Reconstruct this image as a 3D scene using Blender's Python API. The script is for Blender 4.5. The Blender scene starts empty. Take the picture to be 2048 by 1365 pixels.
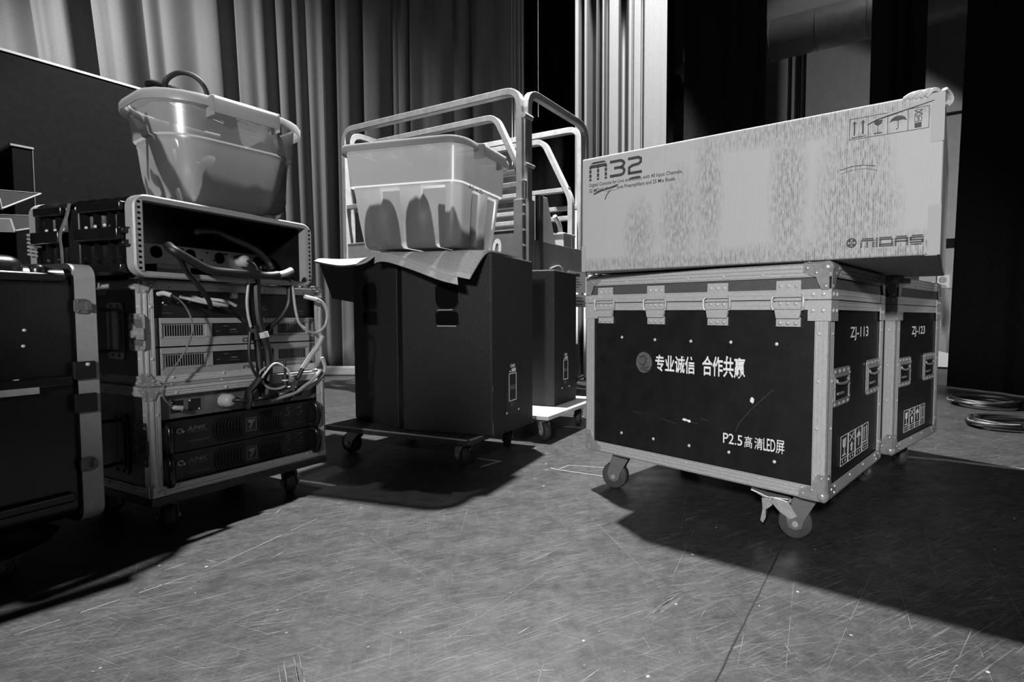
import bpy, bmesh, math, random
from mathutils import Matrix, Vector
C = bpy.context.scene.collection
S = bpy.context.scene
PI = math.pi
random.seed(7)

# ------------------------------------------------------------------ camera
cam = bpy.data.cameras.new('camera'); cam_ob = bpy.data.objects.new('camera', cam); C.objects.link(cam_ob)
cam.sensor_width = 36; cam.lens = 1046.17/2048*36; cam.shift_x = -220.1/2048; cam.shift_y = -1.6/2048
cam.clip_start = .05
pt, rl = math.radians(2.7447), math.radians(.3117)
fw = Vector((0, math.cos(pt), -math.sin(pt))); u0 = Vector((0, math.sin(pt), math.cos(pt))); r0 = Vector((1, 0, 0))
rv = r0*math.cos(rl)+u0*math.sin(rl); uv = u0*math.cos(rl)-r0*math.sin(rl)
cam_ob.matrix_world = Matrix(((rv.x, uv.x, -fw.x, 0), (rv.y, uv.y, -fw.y, 0), (rv.z, uv.z, -fw.z, .65), (0, 0, 0, 1)))
S.camera = cam_ob

# ------------------------------------------------------------------ world, lights, exposure
w = bpy.data.worlds.new('world'); S.world = w; w.use_nodes = True
w.node_tree.nodes['Background'].inputs[0].default_value = (1, 1, 1, 1)
w.node_tree.nodes['Background'].inputs[1].default_value = .0035
S.view_settings.view_transform = 'Standard'; S.view_settings.look = 'None'
S.view_settings.exposure = 0; S.view_settings.gamma = 1; S.view_settings.use_curve_mapping = False

def lamp(name, loc, target, power, size=.1, angle=None, blend=.5):
    l = bpy.data.lights.new(name, 'SPOT' if angle else 'POINT'); l.energy = power; l.shadow_soft_size = size
    if angle: l.spot_size = math.radians(angle); l.spot_blend = blend
    o = bpy.data.objects.new(name, l); C.objects.link(o); o.location = loc
    if target is not None:
        o.rotation_euler = (Vector(target)-Vector(loc)).to_track_quat('-Z', 'Y').to_euler()
    return o
lamp('overhead_work_light', (-.8, 3.05, 5.1), (-.75, 2.75, 0), 4700, .06, 76, .25)
lamp('front_light_right', (-.5, -1.6, 1.55), (.42, 1.55, .85), 520, .12, 44, .6)
lamp('front_light_left', (-.75, -1.6, 1.75), (-1.25, 1.6, 1.0), 470, .10, 28, .8)
lamp('curtain_fill', (-6.6, 2.7, 5.2), (-4.8, 5.5, 2.0), 1500, .1, 72, 1)  # unseen spot added for the grey curtain, cone fading out to the right
lamp('side_fill_right', (3.4, .1, 1.5), (1.1, 1.9, .62), 110, .12, 20, .6)  # unseen narrow spot added to brighten the right faces of the cases
lamp('wing_curtain_light', (.15, 2.6, 6.5), (.0, 5.2, 2.9), 1900, .1, 26, .5)
lamp('back_wall_fill', (3.95, 3.6, 1.0), (3.1, 7.6, 1.15), 330, .05, 80, .12)  # unseen spot added behind the drape; its cone edge bounds the lit wall
lamp('duct_fill', (3.0, 4.9, 6.6), (2.75, 7.1, 4.35), 130, .1, 58, .5)  # unseen spot added above to brighten the air duct

# ------------------------------------------------------------------ materials (all greys: a black-and-white picture)
def mat(name, v, rough=.6, metal=0, var=0, scale=8, bump=0, bscale=60, spec=.5, stretch=(1, 1, 1)):
    m = bpy.data.materials.new(name); m.use_nodes = True
    nt = m.node_tree; b = nt.nodes['Principled BSDF']; L = nt.links
    b.inputs['Base Color'].default_value = (v, v, v, 1); b.inputs['Roughness'].default_value = rough
    b.inputs['Metallic'].default_value = metal; b.inputs['Specular IOR Level'].default_value = spec
    if var or bump:
        tc = nt.nodes.new('ShaderNodeTexCoord'); mp = nt.nodes.new('ShaderNodeMapping')
        mp.inputs['Scale'].default_value = stretch; L.new(tc.outputs['Object'], mp.inputs[0])
    if var:
        n = nt.nodes.new('ShaderNodeTexNoise'); n.inputs['Scale'].default_value = scale; n.inputs['Detail'].default_value = 8
        n.inputs['Roughness'].default_value = .65
        r = nt.nodes.new('ShaderNodeMapRange'); r.inputs[1].default_value = .3; r.inputs[2].default_value = .7
        r.inputs[3].default_value = v*(1-var); r.inputs[4].default_value = v*(1+var)
        L.new(mp.outputs[0], n.inputs[0]); L.new(n.outputs[0], r.inputs[0]); L.new(r.outputs[0], b.inputs['Base Color'])
    if bump:
        n2 = nt.nodes.new('ShaderNodeTexNoise'); n2.inputs['Scale'].default_value = bscale; n2.inputs['Detail'].default_value = 4
        bp = nt.nodes.new('ShaderNodeBump'); bp.inputs['Strength'].default_value = bump; bp.inputs['Distance'].default_value = .004
        L.new(mp.outputs[0], n2.inputs[0]); L.new(n2.outputs[0], bp.inputs['Height']); L.new(bp.outputs[0], b.inputs['Normal'])
    return m
M = {}
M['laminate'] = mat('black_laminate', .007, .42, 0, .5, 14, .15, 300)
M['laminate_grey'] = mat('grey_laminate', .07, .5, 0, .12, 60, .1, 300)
M['alu'] = mat('scuffed_aluminium', .42, .40, .15, .14, 140, .1, 120)
M['alu_pale'] = mat('pale_painted_metal', .30, .45, .2, .08, 90)
M['steel'] = mat('zinc_steel', .32, .30, .35, .2, 90, .1, 80)
M['darksteel'] = mat('dull_grey_steel', .13, .5, .3, .3, 25, .1, 80)
M['rivet'] = mat('rivet_steel', .6, .3, .2)
M['black'] = mat('black_plastic', .006, .45, 0, .3, 30, .1, 200)
M['board'] = mat('matt_black_board', .004, .9, 0, .3, 40, spec=.08)
M['gloss'] = mat('black_moulded_plastic', .006, .26, 0, .3, 12, .05, 90)
M['void'] = mat('dark_interior', .0012, .9, spec=.1)
M['rubber'] = mat('black_rubber', .022, .7, 0, .4, 20)
M['fork'] = mat('grey_caster_fork', .12, .5, .2, .15, 60)
M['wheel'] = mat('grey_wheel', .04, .6, 0, .35, 30)
M['carpet_box'] = mat('textured_black_paint', .0065, .62, 0, .5, 90, .7, 240)
M['silver'] = mat('silver_panel', .27, .45, .2, .08, 90)
M['panelgrey'] = mat('grey_rack_panel', .12, .5, .3, .15, 40)
M['white'] = mat('white_paint', .55, .5, 0, .1, 60)
M['paint_white'] = mat('worn_white_lettering', .75, .6, 0, .2, 120)
M['greyprint'] = mat('grey_print', .09, .6, 0, .4, 90)
M['ink'] = mat('dark_ink', .035, .7, 0, .25, 120)
M['midgrey'] = mat('mid_grey_print', .06, .6, 0, .2, 90)
M['cable'] = mat('black_cable', .006, .5)
M['cablew'] = mat('pale_cable', .30, .45, 0, .15, 60)
M['plug'] = mat('pale_plug', .36, .45)
M['tape'] = mat('white_tape', .36, .6, 0, .15, 40)
M['rug'] = mat('grey_carpet_pile', .30, .95, 0, .35, 220, 1.0, 420)
M['flapdark'] = mat('dark_flap_cloth', .03, .9, 0, .3, 60)
M['binding'] = mat('carpet_binding', .30, .7, 0, .1, 60)
M['ply'] = mat('pale_plywood', .50, .55, 0, .2, 9, stretch=(1, 12, 12))
M['deck'] = mat('worn_black_board', .022, .55, 0, .8, 7, .1, 80, stretch=(1, 5, 5))
M['galv'] = mat('galvanised_tube', .24, .42, .2, .2, 18, .1, 60)
M['liftgrey'] = mat('grey_lift_paint', .17, .5, 0, .15, 18)
M['liftdark'] = mat('dark_lift_paint', .05, .5, 0, .3, 18)
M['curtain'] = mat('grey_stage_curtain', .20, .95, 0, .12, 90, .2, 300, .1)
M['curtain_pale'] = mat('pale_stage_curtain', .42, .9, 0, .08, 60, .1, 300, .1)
M['drape'] = mat('black_masking_drape', .012, .95, 0, .3, 40, .2, 200, .05)
M['drape_mid'] = mat('dark_masking_drape', .03, .95, 0, .3, 40, .2, 200, .05)
M['wall'] = mat('grey_wall_paint', .30, .85, 0, .08, 10)
M['wallback'] = mat('dark_wall_paint', .02, .9)
M['ductm'] = mat('duct_metal', .22, .5, .3, .15, 12)
M['cloth'] = mat('grey_cloth', .22, .9, 0, .12, 30, .2, 80)
M['seam'] = mat('floor_gap', .004, .9)
M['scuff'] = mat('pale_scuff', .18, .7, 0, .35, 60)
M['scuff2'] = mat('faint_scuff', .10, .6, 0, .3, 60)
M['mark'] = mat('floor_chalk_and_light', .20, .7, 0, .3, 50)  # chalk lines, and one strip of painted light

def nodes(m): return m.node_tree.nodes, m.node_tree.links
# cardboard with vertical corrugation wear
def cardboard():
    m = mat('cardboard', .40, .85); N, L = nodes(m); b = N['Principled BSDF']
    tc = N.new('ShaderNodeTexCoord'); sp = N.new('ShaderNodeSeparateXYZ'); L.new(tc.outputs['Object'], sp.inputs[0])
    wv = N.new('ShaderNodeTexWave'); wv.bands_direction = 'Y'; wv.inputs['Scale'].default_value = 58; wv.inputs['Distortion'].default_value = .5
    wv.inputs['Detail'].default_value = 2; L.new(tc.outputs['Object'], wv.inputs[0])
    n = N.new('ShaderNodeTexNoise'); mpn = N.new('ShaderNodeMapping'); mpn.inputs['Scale'].default_value = (1, 2.2, .7); L.new(tc.outputs['Object'], mpn.inputs[0])
    n.inputs['Scale'].default_value = 60; n.inputs['Detail'].default_value = 8; n.inputs['Roughness'].default_value = .7; L.new(mpn.outputs[0], n.inputs[0])
    # patches worn along the flutes
    patches = [(.84, .11, .045, .09), (.70, .15, .05, .12), (.60, .22, .035, .16), (.365, .20, .04, .18), (.215, .10, .06, .22), (.17, .25, .05, .09), (.16, .12, .06, .09), (.30, .36, .25, .03), (.10, .015, .5, .035), (.75, .02, .5, .02)]
    tot = None
    for (y, z, sy, sz) in patches:
        ss = []
        for out, c, s in ((1, y, sy), (2, z, sz)):
            a = N.new('ShaderNodeMath'); a.operation = 'SUBTRACT'; L.new(sp.outputs[out], a.inputs[0]); a.inputs[1].default_value = c
            d = N.new('ShaderNodeMath'); d.operation = 'DIVIDE'; L.new(a.outputs[0], d.inputs[0]); d.inputs[1].default_value = s
            p = N.new('ShaderNodeMath'); p.operation = 'POWER'; L.new(d.outputs[0], p.inputs[0]); p.inputs[1].default_value = 2
            ss.append(p)
        ad = N.new('ShaderNodeMath'); L.new(ss[0].outputs[0], ad.inputs[0]); L.new(ss[1].outputs[0], ad.inputs[1])
        mr = N.new('ShaderNodeMapRange'); L.new(ad.outputs[0], mr.inputs[0]); mr.inputs[1].default_value = 0; mr.inputs[2].default_value = 2.4; mr.inputs[3].default_value = 1; mr.inputs[4].default_value = 0
        if tot is None: tot = mr
        else:
            mx = N.new('ShaderNodeMath'); mx.operation = 'MAXIMUM'; L.new(tot.outputs[0], mx.inputs[0]); L.new(mr.outputs[0], mx.inputs[1]); tot = mx
    k = N.new('ShaderNodeMath'); k.operation = 'MULTIPLY'; L.new(tot.outputs[0], k.inputs[0])
    nr = N.new('ShaderNodeMapRange'); L.new(n.outputs[0], nr.inputs[0]); nr.inputs[1].default_value = .42; nr.inputs[2].default_value = .66
    wr = N.new('ShaderNodeMapRange'); L.new(wv.outputs[1], wr.inputs[0]); wr.inputs[1].default_value = .25; wr.inputs[2].default_value = .85; wr.inputs[3].default_value = .3
    k2 = N.new('ShaderNodeMath'); k2.operation = 'MULTIPLY'; L.new(nr.outputs[0], k2.inputs[0]); L.new(wr.outputs[0], k2.inputs[1]); L.new(k2.outputs[0], k.inputs[1])
    mr = N.new('ShaderNodeMapRange'); L.new(k.outputs[0], mr.inputs[0]); mr.inputs[1].default_value = 0; mr.inputs[2].default_value = .6
    mr.inputs[3].default_value = .37; mr.inputs[4].default_value = .16
    L.new(mr.outputs[0], b.inputs['Base Color'])
    bp = N.new('ShaderNodeBump'); bp.inputs['Strength'].default_value = .25; bp.inputs['Distance'].default_value = .002
    L.new(wv.outputs[1], bp.inputs['Height']); L.new(bp.outputs[0], b.inputs['Normal'])
    return m
M['card'] = cardboard()
# translucent storage-tote plastic
def tote_mat(name, v, clear):
    m = bpy.data.materials.new(name); m.use_nodes = True; N, L = nodes(m); N.remove(N['Principled BSDF'])
    d = N.new('ShaderNodeBsdfDiffuse'); d.inputs[0].default_value = (v, v, v, 1)
    t = N.new('ShaderNodeBsdfTranslucent'); t.inputs[0].default_value = (v, v, v, 1)
    g = N.new('ShaderNodeBsdfGlossy'); g.inputs[1].default_value = .3; g.inputs[0].default_value = (.9, .9, .9, 1)
    tr = N.new('ShaderNodeBsdfTransparent'); tr.inputs[0].default_value = (.85, .85, .85, 1)
    m1 = N.new('ShaderNodeMixShader'); m1.inputs[0].default_value = .55; L.new(d.outputs[0], m1.inputs[1]); L.new(t.outputs[0], m1.inputs[2])
    m2 = N.new('ShaderNodeMixShader'); m2.inputs[0].default_value = clear; L.new(m1.outputs[0], m2.inputs[1]); L.new(tr.outputs[0], m2.inputs[2])
    m3 = N.new('ShaderNodeMixShader'); m3.inputs[0].default_value = .05; L.new(m2.outputs[0], m3.inputs[1]); L.new(g.outputs[0], m3.inputs[2])
    L.new(m3.outputs[0], N['Material Output'].inputs[0])
    return m
M['tote'] = tote_mat('clear_tote_plastic', .23, .10)
M['tote_clear'] = tote_mat('clearer_tote_plastic', .17, .42)
M['tote_rim'] = tote_mat('tote_rim_plastic', .45, .05)
# stage floor: painted board, worn and scratched
def floor_mat():
    m = mat('painted_stage_floor', .06, .42, spec=.4); N, L = nodes(m); b = N['Principled BSDF']
    tc = N.new('ShaderNodeTexCoord')
    def noise(scale, detail, rot=0, st=(1, 1, 1)):
        mp = N.new('ShaderNodeMapping'); mp.inputs['Rotation'].default_value = (0, 0, rot); mp.inputs['Scale'].default_value = st
        # rotate first, then stretch
        mp2 = N.new('ShaderNodeMapping'); mp2.inputs['Scale'].default_value = st; mp.inputs['Scale'].default_value = (1, 1, 1)
        L.new(tc.outputs['Object'], mp.inputs[0]); L.new(mp.outputs[0], mp2.inputs[0])
        n = N.new('ShaderNodeTexNoise'); n.inputs['Scale'].default_value = scale; n.inputs['Detail'].default_value = detail; n.inputs['Roughness'].default_value = .7
        L.new(mp2.outputs[0], n.inputs[0]); return n
    def rng(n, a, c, lo, hi):
        r = N.new('ShaderNodeMapRange'); L.new(n.outputs[0], r.inputs[0])
        for i, v in enumerate((a, c, lo, hi)): r.inputs[i+1].default_value = v
        return r
    def op(o, a, c):
        x = N.new('ShaderNodeMath'); x.operation = o; L.new(a.outputs[0], x.inputs[0])
        if hasattr(c, 'outputs'): L.new(c.outputs[0], x.inputs[1])
        else: x.inputs[1].default_value = c
        return x
    base = rng(noise(3.5, 10), .3, .7, .020, .032)
    fine = op('MULTIPLY', rng(noise(160, 4), .3, .7, .7, 1.3), op('MULTIPLY', rng(noise(34, 10), .32, .68, .62, 1.42), rng(noise(9, 10), .3, .7, .8, 1.2)))
    col = op('MULTIPLY', base, fine)
    for rot, st, sc, a, c, hi in ((-.55, (1.2, 45, 1), 5, .56, .76, .085), (.35, (1.0, 60, 1), 6, .58, .78, .07), (-.2, (.8, 70, 1), 4, .58, .78, .085), (1.2, (1, 50, 1), 5, .62, .80, .06)):
        col = op('ADD', col, rng(noise(sc, 3, rot, st), a, c, 0, hi))
    vo = N.new('ShaderNodeTexVoronoi'); vo.inputs['Scale'].default_value = 17; L.new(tc.outputs['Object'], vo.inputs[0])
    sp = rng(vo, .035, .075, .4, 0); mk = rng(noise(9, 2), .55, .62, 0, 1)
    col = op('ADD', col, op('MULTIPLY', sp, mk))
    L.new(col.outputs[0], b.inputs['Base Color'])
    rr = rng(noise(12, 6), .3, .7, .34, .55); L.new(rr.outputs[0], b.inputs['Roughness'])
    bp = N.new('ShaderNodeBump'); bp.inputs['Strength'].default_value = .12; bp.inputs['Distance'].default_value = .003
    nn = noise(90, 4); L.new(nn.outputs[0], bp.inputs['Height']); L.new(bp.outputs[0], b.inputs['Normal'])
    return m
M['floor'] = floor_mat()

# ------------------------------------------------------------------ mesh builder
def frame(o, u, v, n):
    o, u, v, n = Vector(o), Vector(u), Vector(v), Vector(n)
    return Matrix(((u.x, v.x, n.x, o.x), (u.y, v.y, n.y, o.y), (u.z, v.z, n.z, o.z), (0, 0, 0, 1)))
def FX(L, z=0, x=0): return frame((x, L, z), (0, -1, 0), (0, 0, 1), (-1, 0, 0))       # face x=0 seen from -x, u runs to the near corner
def FY(z=0, y=0): return frame((0, y, z), (1, 0, 0), (0, 0, 1), (0, -1, 0))           # face y=0 seen from -y
I4 = Matrix.Identity(4)
class MB:
    def __init__(s, m=None): s.b = bmesh.new(); s.M = m or I4
    def v(s, p): return s.b.verts.new(s.M @ Vector(p))
    def face(s, vs):
        try: return s.b.faces.new(vs)
        except ValueError: return None
    def box(s, a, c):
        x0, y0, z0 = a; x1, y1, z1 = c
        P = [s.v(p) for p in ((x0, y0, z0), (x1, y0, z0), (x1, y1, z0), (x0, y1, z0), (x0, y0, z1), (x1, y0, z1), (x1, y1, z1), (x0, y1, z1))]
        for f in ((3, 2, 1, 0), (4, 5, 6, 7), (0, 1, 5, 4), (1, 2, 6, 5), (2, 3, 7, 6), (3, 0, 4, 7)): s.face([P[i] for i in f])
        return s
    def prism(s, poly, w0, w1):
        a = [s.v((p[0], p[1], w0)) for p in poly]; c = [s.v((p[0], p[1], w1)) for p in poly]; n = len(poly)
        s.face(a[::-1]); s.face(c)
        for i in range(n): s.face([a[i], a[(i+1) % n], c[(i+1) % n], c[i]])
        return s
    def loft(s, rings, cap0=True, cap1=True):
        R = [[s.v(p) for p in r] for r in rings]; n = len(R[0])
        for k in range(len(R)-1):
            for i in range(n): s.face([R[k][i], R[k][(i+1) % n], R[k+1][(i+1) % n], R[k+1][i]])
        if cap0: s.face(R[0][::-1])
        if cap1: s.face(R[-1])
        return s
    def ring(s, c, ax, r, n, r2=None):
        ax = Vector(ax).normalized(); t = Vector((0, 0, 1)) if abs(ax.z) < .9 else Vector((1, 0, 0))
        a = ax.cross(t).normalized(); b = ax.cross(a)
        return [Vector(c)+a*math.cos(2*PI*i/n)*r+b*math.sin(2*PI*i/n)*(r2 or r) for i in range(n)]
    def cyl(s, p0, p1, r, n=16, r1=None):
        d = Vector(p1)-Vector(p0)
        return s.loft([s.ring(p0, d, r, n), s.ring(p1, d, r if r1 is None else r1, n)])
    def lathe(s, c, ax, prof, n=20):
        ax = Vector(ax).normalized()
        return s.loft([s.ring(Vector(c)+ax*h, ax, r, n) for h, r in prof])
    def sphere(s, c, r, n=14, m=9, sc=(1, 1, 1)):
        c = Vector(c); rings = []
        for k in range(1, m):
            t = PI*k/m; rings.append([c+Vector((r*math.sin(t)*math.cos(2*PI*i/n)*sc[0], r*math.sin(t)*math.sin(2*PI*i/n)*sc[1], -r*math.cos(t)*sc[2])) for i in range(n)])
        return s.loft(rings)
    def tube(s, pts, r, n=8, sub=4, closed=False, rad=None, flat=1, rot=0):
        P = [Vector(p) for p in pts]
        if sub > 1: P = smooth(P, sub, closed)
        m = len(P); rings = []; up = None
        for i in range(m):
            if closed: t = P[(i+1) % m]-P[i-1]
            else: t = P[min(i+1, m-1)]-P[max(i-1, 0)]
            t.normalize()
            if up is None:
                g = Vector((0, 0, 1)) if abs(t.z) < .9 else Vector((0, 1, 0))
                up = (g-t*g.dot(t)).normalized()
            else: up = (up-t*up.dot(t)).normalized()
            sd = t.cross(up); rr = r if rad is None else r*rad(i/(m-1))
            rings.append([P[i]+(sd*math.cos(2*PI*k/n+rot)+up*math.sin(2*PI*k/n+rot)*flat)*rr for k in range(n)])
        if closed: rings.append(rings[0]); return s.loft(rings, False, False)
        return s.loft(rings)
    def strip(s, pts, wd, w0=0, w1=.0008, closed=False):          # flat ribbon in the current (u,v) plane
        n = len(pts); a = []; c = []
        for i in range(n):
            p = Vector(pts[i][:2])
            if closed: q0, q1 = Vector(pts[i-1][:2]), Vector(pts[(i+1) % n][:2])
            else: q0, q1 = Vector(pts[max(i-1, 0)][:2]), Vector(pts[min(i+1, n-1)][:2])
            d0 = (p-q0).normalized() if (p-q0).length > 1e-9 else (q1-p).normalized()
            d1 = (q1-p).normalized() if (q1-p).length > 1e-9 else d0
            t = (d0+d1).normalized() if (d0+d1).length > 1e-6 else d0
            nn = Vector((-t.y, t.x)); k = wd/2/max(.35, nn.dot(Vector((-d0.y, d0.x))))
            a.append(p+nn*k); c.append(p-nn*k)
        rng = range(n if closed else n-1)
        for i in rng:
            j = (i+1) % n; s.prism([c[i], c[j], a[j], a[i]], w0, w1)
        return s
    def text(s, body, u0, v0, u1, v1, wz=.0006, bold=0, shear=0):
        cu = bpy.data.curves.new('t', 'FONT'); cu.body = body; cu.offset = bold; cu.shear = shear; cu.resolution_u = 3; cu.extrude = 0
        o = bpy.data.objects.new('t', cu); C.objects.link(o); dg = bpy.context.evaluated_depsgraph_get()
        me = bpy.data.meshes.new_from_object(o.evaluated_get(dg))
        xs = [p.co.x for p in me.vertices]; ys = [p.co.y for p in me.vertices]
        if xs:
            ax, bx, ay, by = min(xs), max(xs), min(ys), max(ys)
            V = [s.v((u0+(p.co.x-ax)/(bx-ax)*(u1-u0), v0+(p.co.y-ay)/max(1e-6, by-ay)*(v1-v0), wz)) for p in me.vertices]
            for f in me.polygons: s.face([V[i] for i in f.vertices])
        bpy.data.objects.remove(o); bpy.data.curves.remove(cu); bpy.data.meshes.remove(me)
        return s
    def build(s, name, m, parent=None, bev=0, sm=False, seg=2):
        if bev == 0: bmesh.ops.remove_doubles(s.b, verts=s.b.verts, dist=1e-6)
        bmesh.ops.recalc_face_normals(s.b, faces=s.b.faces)
        me = bpy.data.meshes.new(name); s.b.to_mesh(me); s.b.free()
        me.materials.append(M[m] if isinstance(m, str) else m)
        o = bpy.data.objects.new(name, me); C.objects.link(o)
        if parent: o.parent = parent
        if sm:
            for p in me.polygons: p.use_smooth = True
            me.set_sharp_from_angle(angle=math.radians(40))
        if bev:
            md = o.modifiers.new('bevel', 'BEVEL'); md.width = bev; md.segments = seg; md.limit_method = 'ANGLE'
        return o
def smooth(P, sub, closed=False):
    out = []; n = len(P)
    for i in range(n if closed else n-1):
        p0 = P[i-1] if (closed or i > 0) else P[0]; p1 = P[i]; p2 = P[(i+1) % n]; p3 = P[(i+2) % n] if (closed or i+2 < n) else P[-1]
        for k in range(sub):
            t = k/sub
            out.append(.5*((2*p1)+(p2-p0)*t+(2*p0-5*p1+4*p2-p3)*t*t+(3*p1-p0-3*p2+p3)*t*t*t))
    if not closed: out.append(P[-1].copy())
    return out
def tag(o, label, cat, group=None):
    o['label'] = label; o['category'] = cat
    if group: o['group'] = group
    return o
def thing(name, label, cat, loc, yaw=0, group=None):
    o = bpy.data.objects.new(name, None); C.objects.link(o); o.location = loc; o.rotation_euler = (0, 0, math.radians(yaw)); o.empty_display_size = .1
    return tag(o, label, cat, group)
def struct(o): o['kind'] = 'structure'; return o
def rrect(x0, y0, x1, y1, r, n=5):
    out = []
    for cx, cy, a in ((x1-r, y0+r, -90), (x1-r, y1-r, 0), (x0+r, y1-r, 90), (x0+r, y0+r, 180)):
        for k in range(n+1):
            t = math.radians(a+90*k/n); out.append((cx+r*math.cos(t), cy+r*math.sin(t)))
    return out
def dome(mb, u, v, r=.006, h=.003, w=0): mb.lathe((u, v, w), (0, 0, 1), [(0, r), (h*.6, r*.85), (h, r*.35)], 10)

# ------------------------------------------------------------------ casters
def caster(parent, x, y, ztop, R, wd, ang, zfloor=0, brake=False, wheelm='wheel', forkm='fork', swivel=.03):
    """top plate and fork; the wheel and bolt hang from it"""
    f = MB(); f.M = Matrix.Translation((x, y, 0)) @ Matrix.Rotation(math.radians(ang), 4, 'Z')
    f.box((-.045, -.04, ztop-.004), (.045, .04, ztop))
    f.cyl((0, 0, ztop-.02), (0, 0, ztop-.004), .026)
    zc = zfloor+R
    for s in (-1, 1):
        yy = s*(wd/2+.006)
        pr = [(-.034, ztop-.018), (.034, ztop-.018), (swivel+.026, zc+.012), (swivel+.018, zc-.014), (swivel, zc-.021), (swivel-.018, zc-.014), (swivel-.024, zc+.01)]
        k = MB(); A = [(p[0], yy-.0015, p[1]) for p in pr]; B = [(p[0], yy+.0015, p[1]) for p in pr]
        f.loft([A, B])
    f.box((-.03, -wd/2-.007, ztop-.022), (.03, wd/2+.007, ztop-.016))
    fo = f.build('caster', forkm, parent, .001)
    wh = MB(f.M)
    wh.lathe((swivel, -wd/2, zc), (0, 1, 0), [(0, R*.82), (wd*.06, R*.93), (wd*.25, R), (wd*.75, R), (wd*.94, R*.93), (wd, R*.82)], 28)
    wh.lathe((swivel, -wd/2-.003, zc), (0, 1, 0), [(0, R*.45), (wd+.006, R*.45)], 20)
    wh.build('wheel', wheelm, fo, 0, True)
    b = MB(f.M); b.cyl((swivel, -wd/2-.014, zc), (swivel, wd/2+.014, zc), .009, 12); b.build('axle_bolt', 'steel', fo, 0, True)
    if brake:
        p = MB(f.M); yy = wd/2+.009
        def pl(poly, y0, y1): p.loft([[(q[0], y0, q[1]) for q in poly], [(q[0], y1, q[1]) for q in poly]])
        for s in (-1, 1):
            y0 = s*yy
            pl([(swivel+.014, zc+.01), (swivel+.045, zc+.03), (swivel+.068, zc+.055), (swivel+.06, zc+.07), (swivel+.02, zc+.062), (swivel-.006, zc+.022)], y0-.0015, y0+.0015)
        pl([(swivel+.02, zc+.066), (swivel+.085, zc+.064), (swivel+.115, zc+.078), (swivel+.128, zc+.082), (swivel+.126, zc+.086), (swivel+.105, zc+.079), (swivel+.08, zc+.07), (swivel+.02, zc+.07)], -yy, yy)
        pl([(swivel+.066, zc+.064), (swivel+.095, zc+.062), (swivel+.092, zc+.03), (swivel+.098, zc-.004), (swivel+.09, zc-.012), (swivel+.082, zc+.005), (swivel+.082, zc+.03), (swivel+.064, zc+.045)], -yy, yy)
        p.build('brake_pedal', 'steel', fo, .0008)
    return fo

# ------------------------------------------------------------------ flight cases (lidded, ball corners)
def edge(parent, p0, p1, sx, sy, sz, wd=.03, t=.0035, m='alu'):
    """L-profile extrusion along a case edge from p0 to p1; s? = inward directions of its two flanges"""
    mb = MB(); p0, p1 = Vector(p0), Vector(p1); d = [abs(p1[i]-p0[i]) > 1e-6 for i in range(3)]; ax = d.index(True)
    oth = [i for i in range(3) if i != ax]; sg = [(sx, sy, sz)[i] for i in oth]
    for k in (0, 1):
        a, b = oth[k], oth[1-k]; sa, sb = sg[k], sg[1-k]       # flange lies in plane normal to b, runs along a
        def bx(a0, a1, h):
            lo, hi = p0.copy(), p1.copy()
            lo[a] = p0[a]+sa*a0; hi[a] = p0[a]+sa*a1; lo[b] = p0[b]-sb*h; hi[b] = p0[b]+sb*.001
            mb.box([min(lo[i], hi[i]) for i in range(3)], [max(lo[i], hi[i]) for i in range(3)])
        bx(-t, wd*.30, t); bx(wd*.30, wd, t*.25); bx(wd*.36, wd*.62, t); bx(wd*.68, wd*.90, t); bx(wd*.94, wd, t)
        n = int((p1-p0).length/.12)
        for i in range(n):
            q = p0.lerp(p1, (i+.5)/n); q[a] += sa*wd*.7; q[b] -= sb*t
            nn = Vector((0, 0, 0)); nn[b] = -sb
            mb.lathe(q, nn, [(0, .0045), (.002, .004), (.003, .0015)], 8)
    return mb.build('edge_extrusion', m, parent)
def ball_corner(parent, p, s, r=.02, plate=.055):
    mb = MB(); p = Vector(p); s = Vector(s)
    mb.sphere(p+s*r*.5, r)
    for ax in range(3):
        a, b = [i for i in range(3) if i != ax]
        poly = [(0, 0), (1, 0), (1.0, .28), (.72, .42), (.5, .5), (.42, .72), (.28, 1.0), (0, 1)]
        A = []; B = []
        for q in poly:
            v0 = p.copy(); v0[a] += s[a]*q[0]*plate; v0[b] += s[b]*q[1]*plate; v1 = v0.copy()
            v0[ax] -= s[ax]*.0045; v1[ax] -= s[ax]*.0065; A.append(v0); B.append(v1)
        mb.loft([A, B])
        for q in ((.85, .14), (.14, .85), (.5, .34)):
            v = p.copy(); v[a] += s[a]*q[0]*plate; v[b] += s[b]*q[1]*plate; v[ax] -= s[ax]*.006
            n = Vector((0, 0, 0)); n[ax] = -s[ax]; mb.lathe(v, n, [(0, .005), (.002, .0045), (.0035, .0015)], 8)
    return mb.build('ball_corner', 'steel', parent, 0, True)
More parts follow.
